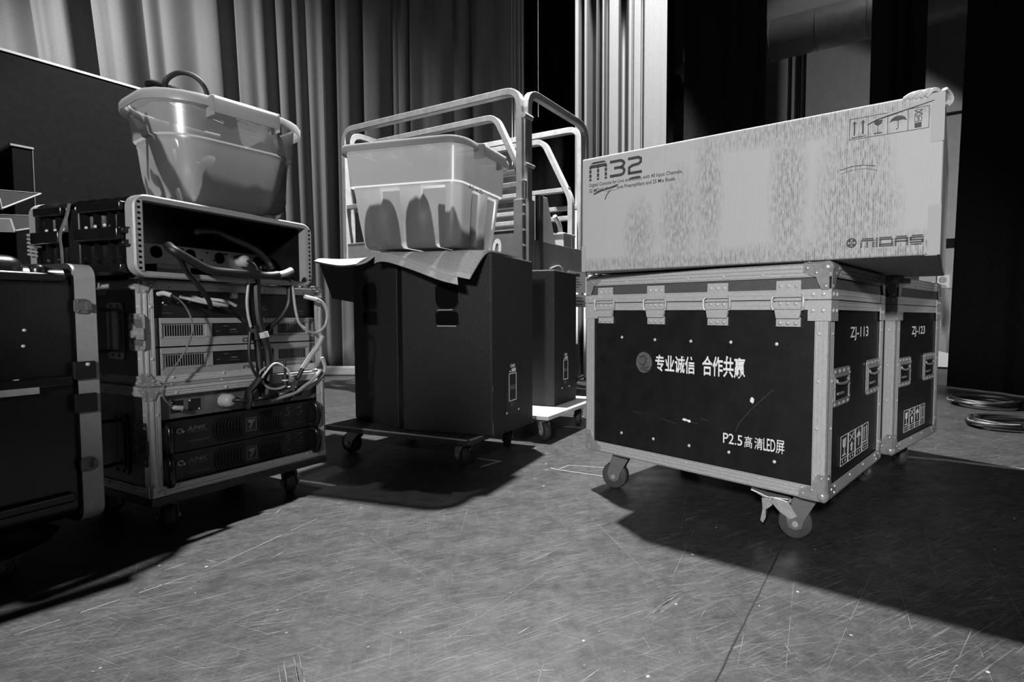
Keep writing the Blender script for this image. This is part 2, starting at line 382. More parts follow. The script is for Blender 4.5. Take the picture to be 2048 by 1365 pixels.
def recess_handle(parent, F, u0, v0, u1, v1):
    mb = MB(F); h = v1-v0; wd = u1-u0; c = h*.22
    mb.prism(rrect(u0, v0, u1, v1, .014), 0, .003)
    for k in range(4): dome(mb, u0+wd*(k+.5)/4, v1-h*.09, .0065, .004, .003); dome(mb, u0+wd*(k+.5)/4, v0+h*.07, .006, .004, .003)
    for s in (.18, .5, .82): dome(mb, u0+.007, v0+h*s, .005, .003, .003); dome(mb, u1-.007, v0+h*s, .005, .003, .003)
    mb.box((u0+.012, v0+h*.14, .003), (u1-.012, v0+h*.17, .006)); mb.box((u0+.012, v1-h*.24, .003), (u1-.012, v1-h*.2, .006))
    for u in (u0+.014, u1-.018): mb.box((u, v0+h*.17, .003), (u+.004, v1-h*.2, .006))
    o = mb.build('recessed_handle', 'steel', parent, 0)
    d = MB(F); d.box((u0+.018, v0+h*.17, .0028), (u1-.018, v1-h*.24, .0034)); d.build('handle_dish', 'black', o)
    g = MB(F); g.tube([(u0+.03, v1-h*.3, .004), (u0+.032, v1-h*.38, .008), (u0+wd*.5, v1-h*.42, .009), (u1-.032, v1-h*.38, .008), (u1-.03, v1-h*.3, .004)], .004, 8, 3)
    g.box((u0+.04, v0+h*.3, .0034), (u0+wd*.6, v0+h*.36, .006)); g.build('handle_grip', 'steel', o, 0, True)
    return o
def hasp(parent, F, uc, v0, v1, wd):
    mb = MB(F); h = v1-v0; a, b = uc-wd/2, uc+wd/2
    mb.box((a+.01, v1-h*.28, .004), (b-.01, v1, .008)); mb.box((a+.01, v0, .001), (b-.01, v0+h*.2, .005))
    mb.box((a+.006, v1-h*.36, .004), (b-.006, v1-h*.28, .016))
    mb.box((a+.008, v0+h*.42, .004), (b-.008, v1-h*.34, .009))
    mb.box((a+.006, v0+h*.56, .006), (b-.006, v0+h*.61, .015)); mb.box((a+.006, v0+h*.38, .004), (b-.006, v0+h*.44, .016))
    mb.prism([(a+.012, v0+h*.18), (b-.012, v0+h*.18), (b-.006, v0+h*.40), (a+.006, v0+h*.40)], .004, .012)
    for v in (v1-h*.12, v0+h*.68, v0+h*.5, v0+h*.08):
        for k in range(3): dome(mb, a+wd*(.25+.25*k), v, .006, .004, .009 if v0+h*.3 < v < v1-h*.2 else .007)
    mb.tube([(a+.004, v1-h*.34, .012), (a, v1-h*.4, .014), (a, v0+h*.44, .014), (a+.004, v0+h*.36, .012)], .0035, 8, 3)
    mb.tube([(b-.004, v1-h*.34, .012), (b, v1-h*.4, .014), (b, v0+h*.44, .014), (b-.004, v0+h*.36, .012)], .0035, 8, 3)
    return mb.build('lid_hinge', 'alu', parent, 0)
def shipping_panel(parent, F, u0, v0, u1, v1):
    mb = MB(F); n = 4; wd = (u1-u0)/n; h = v1-v0; t = .0022; W0, W1 = .0004, .001
    for i in range(n):
        a = u0+wd*i+.004; b = u0+wd*(i+1)-.004
        mb.strip([(a, v0), (b, v0), (b, v1), (a, v1)], t, W0, W1, True); mb.strip([(a, v0+h*.22), (b, v0+h*.22)], t, W0, W1)
        c = (a+b)/2; k = (b-a); m = v0+h*.3
        for q in (-.18, .18): mb.box((c+q*k-.002, v0+h*.07, W0), (c+q*k+.002, v0+h*.15, W1))
        if i == 0:
            mb.prism([(c-k*.22, m+h*.58), (c+k*.22, m+h*.6), (c+k*.2, m+h*.32), (c, m+h*.24), (c-k*.2, m+h*.32)], W0, W1)
            mb.box((c-.0015, m+h*.05, W0), (c+.0015, m+h*.28, W1)); mb.box((c-k*.25, m, W0), (c+k*.25, m+h*.05, W1))
        elif i == 1:
            mb.strip([(c-k*.35, m+h*.62), (c, m+h*.5), (c+k*.35, m+h*.36)], .003, W0, W1); mb.strip([(c+k*.35, m+h*.62), (c, m+h*.5), (c-k*.35, m+h*.36)], .003, W0, W1)
            mb.prism([(c-k*.22, m+h*.2), (c, m+h*.32), (c+k*.22, m+h*.2), (c+k*.1, m+h*.2), (c+k*.1, m), (c-k*.1, m), (c-k*.1, m+h*.2)], W0, W1)
        elif i == 2:
            mb.prism([(c-k*.33, m+h*.36), (c-k*.2, m+h*.5), (c, m+h*.56), (c+k*.2, m+h*.5), (c+k*.33, m+h*.36)], W0, W1); mb.box((c-.0015, m+h*.02, W0), (c+.0015, m+h*.64, W1))
        else:
            for q in (-.2, .2):
                mb.box((c+q*k-.002, m+h*.08, W0), (c+q*k+.002, m+h*.58, W1)); mb.prism([(c+q*k-.006, m+h*.52), (c+q*k+.006, m+h*.52), (c+q*k, m+h*.62)], W0, W1)
            mb.box((c-k*.35, m, W0), (c+k*.35, m+h*.05, W1))
    return mb.build('shipping_symbols', 'greyprint' if False else 'paint_white', parent)
def flight_case(label, N, yaw, R, L, zb, H, code, hnd, ship, txt):
    t = thing('flight_case', label, 'flight case', (N[0], N[1], 0), yaw, 'lidded flight cases on casters')
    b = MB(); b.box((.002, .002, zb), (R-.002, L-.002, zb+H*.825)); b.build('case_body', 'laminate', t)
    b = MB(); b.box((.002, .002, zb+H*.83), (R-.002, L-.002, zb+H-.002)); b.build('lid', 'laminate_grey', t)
    z0, z1 = zb, zb+H; zl = zb+H*.808; zu = zb+H*.895; zm = zb+H*.85
    for z, s in ((z0, 1), (z1, -1)):
        for y, q in ((0, 1), (L, -1)): edge(t, (.0, y, z), (R, y, z), 0, q, s, .034)
        for x, q in ((0, 1), (R, -1)): edge(t, (x, 0, z), (x, L, z), q, 0, s, .034)
    for x, sx in ((0, 1), (R, -1)):
        for y, sy in ((0, 1), (L, -1)):
            edge(t, (x, y, z0), (x, y, zl), sx, sy, 0, .036)
            for z, sz in ((z0, 1), (z1, -1)): ball_corner(t, (x, y, z), (sx, sy, sz), .019, .07)
            br = MB()                                             # riveted closing brackets on the corner
            for zz0, zz1 in ((zl-.03, zm-.001), (zm+.001, zu)):
                lo = [min(x-sx*.005, x+sx*.055), min(y-sy*.0065, y-sy*.004), zz0]; hi = [max(x-sx*.005, x+sx*.055), max(y-sy*.0065, y-sy*.004), zz1]; br.box(lo, hi)
                lo = [min(x-sx*.0065, x-sx*.004), min(y-sy*.005, y+sy*.055), zz0]; hi = [max(x-sx*.0065, x-sx*.004), max(y-sy*.005, y+sy*.055), zz1]; br.box(lo, hi)
                for o_ in (.014, .042):
                    zz = (zz0+zz1)/2
                    br.lathe((x+sx*o_, y-sy*.006, zz), (0, -sy, 0), [(0, .006), (.003, .005), (.004, .002)], 8); br.lathe((x-sx*.006, y+sy*o_, zz), (-sx, 0, 0), [(0, .006), (.003, .005), (.004, .002)], 8)
            br.build('corner_bracket', 'alu', t)
    for name, a, c in (('lower_closing_rail', zl, zm-.0015), ('upper_closing_rail', zm+.0015, zu)):
        e = MB()
        for (x0, y0, x1, y1) in ((-.004, -.004, R+.004, .002), (-.004, L-.002, R+.004, L+.004), (-.004, -.004, .002, L+.004), (R-.002, -.004, R+.004, L+.004)):
            e.box((x0, y0, a), (x1, y1, c))
            for f in (.08, .5, .92):
                zz = a+(c-a)*f; e.box((x0-.001, y0-.001, zz-.0015), (x1+.001, y1+.001, zz+.0015))
        e.build(name, 'alu', t)
    F = FX(L, zb)
    for uc in (.094, .3165, .5485, .77): hasp(t, F, uc*L/.88, H*.735, H*.935, .09)
    F2 = FY(zb)
    for (a, c, d, e_) in hnd: recess_handle(t, F2, a, c, d, e_)
    shipping_panel(t, F2, *ship)
    tx = MB(F2); tx.text(code, *txt, wz=.0012, bold=.012); tx.build('case_number', 'paint_white', t)
    return t
case = flight_case('black flight case numbered 113 with white Chinese lettering, front of the pair', (.551, 1.394), 50.6, .567, .88, .15, .64,
    'ZJ-113', [(.034, .248, .193, .356), (.371, .244, .535, .359)], (.124, .066, .42, .152), (.19, .427, .385, .469))
F = FX(.88, .15)
tx = MB(F); tx.text('专业诚信', .313, .312, .468, .369, .0008, .02); tx.build('slogan_lettering', 'paint_white', case); tx = MB(F); tx.text('合作共赢', .494, .312, .64, .375, .0008, .02); tx.build('slogan_lettering', 'paint_white', case)
tx = MB(F); tx.text('P2.5', .571, .110, .635, .142, .0008, .006); tx.text('高', .642, .108, .667, .143, .0008, .004); tx.text('清', .674, .108, .70, .143, .0008, .004)
tx.text('LED', .702, .109, .738, .145, .0008, .006); tx.text('屏', .74, .107, .765, .146, .0008, .004); tx.build('contents_lettering', 'paint_white', case)
lg = MB(F); lg.prism([(.265+.034*math.cos(i*PI/14), .339+.036*math.sin(i*PI/14)) for i in range(28)], .0003, .0008); lg.build('round_emblem', 'greyprint', case)
lg = MB(F)
lg.strip([(.246, .355), (.262, .362), (.276, .352), (.268, .338), (.262, .322), (.27, .318), (.285, .325)], .006, .0009, .0012); lg.strip([(.246, .338), (.256, .33), (.266, .334)], .005, .0009, .0012); lg.strip([(.25, .318), (.27, .31), (.29, .314)], .004, .0009, .0012)
lg.build('emblem_drawing', 'ink', case)
rv_ = MB(F)
for (u, v) in ((.167, .422), (.31, .418), (.451, .418), (.592, .42), (.736, .42), (.167, .081), (.307, .081), (.449, .081), (.591, .084), (.736, .081)): rv_ = MB(F); dome(rv_, u, v, .0055, .003, .0003); rv_.build('panel_rivet', 'rivet', case)
for pp, wd_ in (([(.612, .15), (.625, .18), (.66, .222), (.70, .262), (.728, .288)], .0014), ([(.34, .155), (.40, .146)], .0014), ([(.22, .165), (.255, .161)], .0014), ([(.455, .158), (.48, .157)], .0014), ([(.49, .175), (.52, .172)], .0012)):
    sc = MB(F); sc.strip(pp, wd_, .0003, .0006); sc.build('scratch', 'midgrey', case)
for (u, v, a, c) in ((.664, .252, .008, .010), (.432, .163, .011, .005), (.448, .1605, .007, .005), (.58, .372, .004, .006)):
    sc = MB(F); sc.prism([(u+a*math.cos(i*PI/5)*random.uniform(.7, 1.1), v+c*math.sin(i*PI/5)*random.uniform(.7, 1.1)) for i in range(10)], .0003, .0008); sc.build('paint_chip', 'paint_white', case)
caster(case, .075, .075, .15, .05, .036, 108, brake=True); caster(case, .075, .765, .15, .05, .036, 112)
caster(case, .46, .13, .15, .05, .036, 200); caster(case, .46, .75, .15, .05, .036, 10)
case2 = flight_case('black flight case numbered 123 standing behind the one numbered 113', (.992, 1.896), 45.1, .551, .76, .147, .643,
    'ZJ-123', [(.034, .24, .18, .35), (.34, .24, .50, .353)], (.117, .06, .39, .143), (.182, .424, .352, .466))
caster(case2, .10, .12, .147, .05, .036, 160); caster(case2, .10, .64, .147, .05, .036, 60)
caster(case2, .44, .12, .147, .05, .036, 220); caster(case2, .44, .64, .147, .05, .036, 20)

# ------------------------------------------------------------------ mixing-desk carton on the flight cases
bz = .800
box = thing('cardboard_box', 'long scuffed cardboard carton with dark print lying across two flight cases', 'box', (.763, 1.266, bz), 57.6)
b = MB(); BL, BD, BH = 1.072, .78, .388
nx, ny = 6, 22
b.box((0, 0, 0), (BD, BL, BH)); b.build('carton', 'card', box, .006, seg=3)
F = FX(BL, 0)
p = MB(F)
def flat(poly): p.prism(poly, .0004, .0009)
def rows(u0, v0, u1, v1, cuts):
    pass
# the m with slit stencil bars, then 3 and 2
a, c, z0, z1 = .032, .105, .309, .371
H_ = z1-z0; W_ = c-a
flat([(a+.006, z1-H_*.10), (a+.016, z1), (c-.012, z1), (c-.004, z1-H_*.10)])
flat([(a, z1-H_*.36), (a, z1-H_*.22), (a+.006, z1-H_*.15), (c-.005, z1-H_*.15), (c, z1-H_*.22), (c, z1-H_*.36), (c-.009, z1-H_*.36), (c-.009, z1-H_*.32), (a+.009, z1-H_*.32), (a+.009, z1-H_*.36)])
for uu in (a, (a+c)/2-.0045, c-.009):
    for q0, q1 in ((.40, .59), (.64, .83), (.88, 1.0)): flat([(uu, z1-H_*q1), (uu+.009, z1-H_*q1), (uu+.009, z1-H_*q0), (uu, z1-H_*q0)])
    if uu > a+.01 and uu < c-.02: flat([(uu, z1-H_*.36), (uu+.009, z1-H_*.36), (uu+.009, z1-H_*.3), (uu, z1-H_*.3)])
p.strip([(.117, .361), (.160, .361), (.1695, .3565), (.1735, .351), (.1695, .3435), (.160, .339), (.134, .339)], .009, .0004, .0009)
p.strip([(.160, .339), (.1695, .3345), (.1735, .329), (.1735, .323), (.1695, .317), (.160, .314), (.117, .314)], .009, .0004, .0009)
p.strip([(.188, .361), (.228, .361), (.2365, .3565), (.2365, .3455), (.228, .340), (.204, .338), (.1925, .332), (.1925, .314)], .009, .0004, .0009)
p.strip([(.188, .314), (.241, .314)], .009, .0004, .0009)
p.text('Digital Console for Live and Studio with 40 Input Channels,', .032, .2855, .386, .3005, .0009, .008)
p.text('32 MIDAS Microphone Preamplifiers and 25 Mix Buses', .032, .266, .36, .2815, .0009, .008)
p.build('carton_print', 'ink', box)
p = MB(F)   # handling symbols
p.strip([(.862, .306), (1.04, .306), (1.04, .358), (.862, .358)], .0012, .0004, .0009, True)
for u in (.9065, .951, .9955): p.strip([(u, .306), (u, .358)], .0012, .0004, .0009)
for u in (.874, .894): flat([(u-.0018, .316), (u+.0018, .316), (u+.0018, .345), (u+.005, .345), (u, .352), (u-.005, .345), (u-.0018, .345)])
flat([(.867, .3095), (.901, .3095), (.901, .3115), (.867, .3115)])
flat([(.919, .344), (.939, .344), (.937, .335), (.929, .330), (.921, .335)]); flat([(.9283, .313), (.9297, .313), (.9297, .331), (.9283, .331)]); flat([(.919, .311), (.939, .311), (.939, .3135), (.919, .3135)]); flat([(.92, .349), (.937, .349), (.937, .353), (.92, .353)])
flat([(.955, .333), (.959, .341), (.967, .3455), (.974, .3465), (.981, .3455), (.989, .341), (.993, .333), (.984, .336), (.974, .3345), (.965, .336)])
p.strip([(.974, .335), (.974, .317), (.972, .314), (.969, .315)], .0016, .0004, .0009)
flat([(1.01, .31), (1.0245, .31), (1.0245, .322), (1.01, .322)]); p.strip([(1.01, .325), (1.0245, .325), (1.0245, .3365), (1.01, .3365)], .0012, .0004, .0009, True); p.text('5', 1.0145, .327, 1.0205, .335, .0009, .01)
p.strip([(1.008, .340), (1.027, .353)], .0016, .0004, .0009); p.strip([(1.027, .340), (1.008, .353)], .0016, .0004, .0009); p.strip([(1.011, .3395), (1.024, .3395), (1.0225, .353), (1.0125, .353)], .001, .0004, .0009, True)
p.build('handling_symbols', 'ink', box)
p = MB(F)   # round badge and wide stencil word
cc, cz, cr_ = .874, .041, .0128
p.strip([(cc+cr_*.85*math.cos(i*PI/12), cz+cr_*.85*math.sin(i*PI/12)) for i in range(24)], .0035, .0004, .0009, True)
for q in (0, 1, 2, 3):
    an = q*PI/2+PI/4
    p.prism([(cc+.0065*math.cos(an)+.0035*math.cos(i*PI/3), cz+.0065*math.sin(an)+.0035*math.sin(i*PI/3)) for i in range(6)], .0004, .0009)
p.prism([(cc+.002*math.cos(i*PI/4), cz+.002*math.sin(i*PI/4)) for i in range(8)], .0004, .0009)
X0, X1, Z0, Z1 = .895, 1.037, .027, .051; UW = (X1-X0)
def bars(u0, u1, rows_):
    for (q0, q1, i0, i1) in rows_: flat([(u0+i0, Z0+(Z1-Z0)*q0), (u1-i1, Z0+(Z1-Z0)*q0), (u1-i1, Z0+(Z1-Z0)*q1), (u0+i0, Z0+(Z1-Z0)*q1)])
def stems(u, wd, hi=.55):
    q = 0
    while q < hi: bars(u, u+wd, [(q, min(hi, q+.15), 0, 0)]); q += .20
l = X0
bars(l, l+.033, [(.86, .98, .004, .002), (.64, .80, .001, 0)]); [stems(l+k, .0045, .6) for k in (0, .0143, .0285)]
l += .036; stems(l, .005, .98)
l += .008; bars(l, l+.032, [(.88, 1, 0, .004), (.68, .83, 0, .001), (.18, .32, 0, .001), (.0, .12, 0, .004)]); stems(l, .0045, .7); stems(l+.0275, .0045, .7)
l += .035; bars(l, l+.03, [(.88, 1, .004, .003), (.66, .83, .001, 0), (.38, .54, 0, 0)]); stems(l, .0045, .7); stems(l+.0255, .0045, .7)
l += .033; bars(l, l+.03, [(.88, 1, .004, .002), (.68, .83, 0, 0), (.44, .58, 0, 0), (.20, .34, 0, 0), (.0, .12, .003, .003)]); bars(l, l+.0045, [(.44, .83, 0, 0)]); bars(l+.0255, l+.03, [(.20, .58, 0, 0)])
p.build('maker_print', 'ink', box)
# tape and tears
tapem = mat('brown_tape', .33, .85, spec=.2)
for a_, c_ in (((1.045, .0, .0005), (1.072, .12, .0012)), ((1.045, .27, .0005), (1.0725, .385, .0012)), ((0, 0, .0005), (.016, .09, .0012)), ((1.04, -.0015, -.10), (1.066, -.0003, .0012))):
    p = MB(F); p.box(a_, c_); p.build('packing_tape', tapem, box)
def tear(name, path, wd, m):
    q = MB(F); n = len(path)
    q.strip(path, wd, .0006, .0025); return q.build(name, m, box)
tear('torn_patch', [(.842, .226), (.86, .230), (.88, .2325), (.90, .232), (.918, .2285), (.931, .222)], .008, M['card'])
tear('tear_edge', [(.842, .231), (.87, .2365), (.895, .237), (.925, .231)], .0022, 'ink')
tear('torn_patch', [(.905, .341), (.925, .349), (.95, .354), (.985, .360), (1.02, .366), (1.05, .371)], .0055, 'binding')
tear('tear_edge', [(.905, .337), (.93, .346), (.96, .351), (1.0, .359), (1.05, .368)], .0015, 'ink')
tear('tear_edge', [(.052, .2625), (.07, .268), (.085, .272), (.105, .2735), (.13, .279), (.15, .283)], .0045, 'ink')
tear('tear_edge', [(.125, .271), (.112, .262), (.103, .252), (.099, .24)], .002, 'ink')
tear('tear_edge', [(.195, .2955), (.215, .2975), (.235, .2975)], .006, 'ink')
tear('torn_patch', [(.10, .268), (.13, .270), (.148, .272)], .006, 'tape')
q = MB(F)
for i in range(5): q.tube([(.985+i*.012, .384-i*.001, .001), (1.005+i*.010, .392, .004+.002*(i % 2)), (1.035+i*.006, .394, -.01), (1.06, .394, -.03)], .005, 6, 3, flat=.4)
q.tube([(1.07, .39, .0), (1.078, .385, -.02), (1.082, .372, -.03), (1.074, .36, -.025)], .008, 6, 3, flat=.5); q.build('crumpled_tape', 'tape', box, 0, True)

# ------------------------------------------------------------------ amplifier racks on the left
def rack_shell(name, label, N, yaw, W, D, z0, H, group):
    t = thing(name, label, 'rack case', (N[0], N[1], z0), yaw, group)
    b = MB(); T = .012
    b.box((0, 0, 0), (W, D, T)); b.box((0, 0, H-T), (W, D, H)); b.box((0, 0, T), (T, D, H-T)); b.box((W-T, 0, T), (W, D, H-T)); b.box((T, D-T, T), (W-T, D, H-T))
    b.build('case_shell', 'laminate', t)
    for z, s in ((0, 1), (H, -1)):
        for x, q in ((0, 1), (W, -1)): edge(t, (x, 0, z), (x, D, z), q, 0, s, .026, .003)
        edge(t, (0, 0, z), (W, 0, z), 0, 1, s, .026, .003)
    for x, q in ((0, 1), (W, -1)): edge(t, (x, 0, 0), (x, 0, H), q, 1, 0, .026, .003)
    fr_ = MB(FY())                                                 # double-lipped front opening
    for k, o in ((0, .004), (1, .012)):
        a = o; d = .005; wz = .006-.004*k
        fr_.box((a, a, 0), (W-a, a+d, wz)); fr_.box((a, H-a-d, 0), (W-a, H-a, wz)); fr_.box((a, a, 0), (a+d, H-a, wz)); fr_.box((W-a-d, a, 0), (W-a, H-a, wz))
    fr_.build('front_frame', 'alu', t)
    for z, s in ((0, 1), (H, -1)):
        for x, q in ((0, 1), (W, -1)): ball_corner(t, (x, 0, z), (q, 1, s), .010, .036)
    rl_ = MB(FY())
    for u in (.0145, W-.0265): rl_.box((u, .016, -.03), (u+.012, H-.016, -.022))
    rl_.build('rack_rail', 'black', t)
    return t
def spring_handle(parent, F, u0, v0, u1, v1, m):
    mb = MB(F); mb.prism(rrect(u0, v0, u1, v1, .016), 0, .003)
    h = v1-v0; wd = u1-u0
    for s in (.06, .94):
        for k in (.3, .7): dome(mb, u0+wd*k, v0+h*s, .005, .003, .003)
    for s in (.25, .42, .6, .78): dome(mb, u1-.008, v0+h*s, .005, .003, .003)
    mb.box((u0+.012, v0+h*.12, .003), (u1-.016, v0+h*.88, .006))
    o = mb.build('spring_handle', m, parent, .0008)
    g = MB(F); g.tube([(u0+.016, v0+h*.14, .005), (u0+.02, v0+h*.13, .03), (u0+.02, v0+h*.2, .036), (u0+.02, v0+h*.8, .036), (u0+.02, v0+h*.87, .03), (u0+.016, v0+h*.86, .005)], .0055, 8, 3); g.build('grip', m if m != 'steel' else 'darksteel', o, 0, True)
    d = MB(F); d.box((u0+.022, v0+h*.16, .0058), (u0+.04, v0+h*.84, .0064)); d.build('handle_dish', 'black' if m == 'black' else 'darksteel', o)
    return o
def butterfly_latch(parent, F, u0, v0, u1, v1, m):
    mb = MB(F); mb.prism(rrect(u0, v0, u1, v1, .014), 0, .003); h = v1-v0; wd = u1-u0
    for k in (.2, .8):
        for s in (.07, .93): dome(mb, u0+wd*k, v0+h*s, .005, .003, .003)
    for s in (.3, .55, .75): dome(mb, u0+.007, v0+h*s, .005, .003, .003)
    o = mb.build('butterfly_latch', m, parent, .0008)
    d = MB(F); d.prism(rrect(u0+.014, v0+h*.15, u1-.006, v0+h*.85, .012), .003, .0045); d.build('latch_dish', 'darksteel' if m != 'black' else 'black', o)
    g = MB(F); g.prism([(u0+wd*.3, v0+h*.78), (u0+wd*.6, v0+h*.6), (u1+.004, v0+h*.62), (u1+.004, v0+h*.3), (u0+wd*.7, v0+h*.3), (u0+wd*.35, v0+h*.45)], .0045, .010); g.cyl((u0+wd*.55, v0+h*.45, .01), (u0+wd*.55, v0+h*.45, .016), .012, 12); g.build('latch_wing', m, o, .001)
    return o
GRP = 'amplifier rack cases in the left stack'
rackB = rack_shell('rack_case', 'lowest rack case of the left stack, on casters, holding the dark amplifiers', (-1.332, 1.462), 65.5, .525, .46, .123, .313, GRP)
F = FX(.5, 0); FB = frame((0, .5, 0), (0, -1, 0), (0, 0, 1), (-1, 0, 0))
spring_handle(rackB, FB, .29, .05, .385, .23, 'black'); butterfly_latch(rackB, FB, .415, .085, .498, .215, 'black')
bd = MB(); bd.box((-.004, -.006, -.028), (.53, .46, -.004)); bd.build('caster_board', 'deck', rackB, .002)
for (x, y, an) in ((.07, .08, 250), (.44, .08, 245), (.07, .38, 200), (.44, .38, 180)): caster(rackB, x, y, -.028, .040, .03, an, -.123, False, 'rubber', 'darksteel', .02)
rackM = rack_shell('rack_case', 'middle rack case of the left stack holding two silver amplifiers', (-1.368, 1.492), 65.2, .541, .46, .4395, .303, GRP)
spring_handle(rackM, FB, .30, .072, .398, .24, 'steel'); butterfly_latch(rackM, FB, .43, .10, .515, .208, 'steel')
lb = MB(FB); lb.box((.25, .262, .0005), (.305, .288, .002)); lb.build('paper_label', 'tape', rackM)

def local(parent, name, label, cat, group=None, off=(0, 0, 0)):
    """a separate thing seated in a rack: same heading, own Empty"""
    m = Matrix.Translation(parent.location) @ Matrix.Rotation(parent.rotation_euler.z, 4, 'Z') @ Matrix.Translation(off)
    t = thing(name, label, cat, m.to_translation(), math.degrees(parent.rotation_euler.z), group); return t
# silver amplifiers
for i, (v0, v1) in enumerate(((.110, .196), (.017, .107))):
    lab = ('upper silver amplifier with slotted vents in the middle rack case', 'lower silver amplifier with slotted vents in the middle rack case')[i]
    t = local(rackM, 'power_amplifier', lab, 'amplifier', 'silver rack amplifiers', (0, 0, v0)); h = v1-v0-.001; F = FY()
    b = MB(F); b.box((.038, 0, -.33), (.497, h, -.020)); b.build('chassis', 'black', t)
    b = MB(F); b.box((.016, 0, -.02), (.523, h, -.014)); b.box((.042, 0, -.014), (.495, h*.27, -.002)); b.box((.042, h*.80, -.014), (.495, h, -.002))
    b.prism([(.042, h*.27), (.495, h*.27), (.495, h*.31), (.042, h*.31)], -.014, -.006); b.box((.16, h*.31, -.014), (.178, h*.80, -.004)); b.box((.366, h*.31, -.014), (.378, h*.80, -.004)); b.box((.488, h*.31, -.014), (.495, h*.8, -.004)); b.box((.042, h*.31, -.014), (.048, h*.8, -.004))
    f = b.build('front_panel', 'silver', t, .0012)
    for (a, c, n) in ((.048, .16, 16), (.378, .488, 17)):
        g = MB(F); g.box((a, h*.31, -.014), (c, h*.80, -.008)); g.build('vent_panel', 'silver', t)
        g = MB(F)
        for k in range(n):
            u = a+.006+(c-a-.012)*(k+.5)/n; g.box((u-.0019, h*.36, -.0085), (u+.0019, h*.75, -.0076))
        g.build('vent_slots', 'void', t)
    g = MB(F); g.box((.178, h*.31, -.014), (.366, h*.80, -.009)); g.build('display_panel', 'black', t)
    g = MB(F); g.strip([(.232, h*.55), (.25, h*.55)], .004, -.0088, -.0085); g.strip([(.212, h*.69), (.226, h*.69)], .002, -.0088, -.0085); g.strip([(.228, h*.45), (.256, h*.45)], .0015, -.0088, -.0085); g.strip([(.19, h*.5), (.2, h*.5)], .002, -.0088, -.0085); g.build('panel_marking', 'greyprint', t)
    g = MB(F); s0 = .266; q0, q1 = h*.08, h*.20
    g.strip([(s0, q0), (s0+.014, q0), (s0+.014, q1), (s0, q1)], .003, -.0018, -.0010, True); g.strip([(s0+.012, q0-.001), (s0+.017, q0-.003)], .003, -.0018, -.001)
    g.strip([(s0+.034, q1), (s0+.021, q1), (s0+.021, (q0+q1)/2), (s0+.034, (q0+q1)/2), (s0+.034, q0), (s0+.021, q0)], .003, -.0018, -.001); g.strip([(s0+.055, q1), (s0+.041, q1), (s0+.041, q0), (s0+.055, q0)], .003, -.0018, -.001); g.build('maker_lettering', 'ink', t)
    g = MB(F)
    for u in (.027, .512):
        for v in (h*.1, h*.9): g = MB(F); g.cyl((u, v, -.014), (u, v, -.0115), .005, 10); g.build('rack_screw', 'darksteel', t)
# black connector panel above them
t = local(rackM, 'connector_panel', 'black connector panel at the top of the middle rack case', 'panel', None, (0, 0, .197)); F = FY(); h = .09
b = MB(F); b.box((.014, 0, -.03), (.525, h, -.018)); b.build('panel', 'black', t)
for (u, v) in ((.066, .052), (.103, .054), (.133, .056), (.165, .058), (.249, .075)):
    g = MB(F); g.box((u-.012, v-.013, -.018), (u+.012, v+.013, -.016)); g.lathe((u, v, -.016), (0, 0, 1), [(0, .010), (.004, .010), (.004, .007)], 14)
    o = g.build('socket', 'steel' if u > .2 else 'gloss', t, 0, True)
    g = MB(F)
    for k in (-1, 1): dome(g, u+.009*k, v+.0095*k, .003, .002, -.016)
    g.build('socket_screw', 'rivet', o)
g = MB(F)
for u in (.036, .066, .096, .126): dome(g, u, .087, .0035, .003, -.018)
g.build('panel_screw', 'rivet', t)
g = MB(F); g.text('Stageback', .464, .018, .488, .026, -.0175, .004); g.strip([(.466, .012), (.486, .012)], .0015, -.0179, -.0174); g.strip([(.05, .012), (.08, .012)], .0012, -.0179, -.0174); g.box((.060, .035, -.018), (.068, .039, -.0172)); g.strip([(.315, .033), (.345, .034)], .0014, -.0179, -.0174); g.strip([(.315, .026), (.36, .026)], .0012, -.0179, -.0174); g.build('panel_marking', 'greyprint', t)
# grey patch panel of the lowest rack
t = local(rackB, 'patch_panel', 'grey patch panel with a pale mains plug in the lowest rack case', 'panel', None, (0, 0, .215)); F = FY(); h = .078
b = MB(F); b.box((.014, 0, -.03), (.512, h, -.018)); b.build('panel', 'panelgrey', t)
for u, v in ((.074, .034), (.119, .034), (.445, .034), (.405, .02)):
    g = MB(F); g.box((u-.016, v-.018, -.018), (u+.016, v+.018, -.016)); o = g.build('socket', 'black', t, .001)
    g = MB(F); dome(g, u-.012, v+.014, .003, .002, -.016); dome(g, u+.012, v-.014, .003, .002, -.016); g.build('socket_screw', 'rivet', o)
g = MB(F); g.box((.147, .001, -.018), (.172, h-.001, -.0172)); g.build('tape_strip', 'darksteel', t)
g = MB(F)
for u, v in ((.027, .066), (.027, .008), (.498, .066), (.498, .008)): g = MB(F); g.cyl((u, v, -.018), (u, v, -.0155), .007, 10); g.build('rack_screw', 'darksteel', t)
g = MB(F); g.lathe((.196, .036, -.018), (0, 0, 1), [(0, .026), (.004, .026), (.006, .022)], 20); g.build('mains_socket', 'midgrey', t, 0, True)
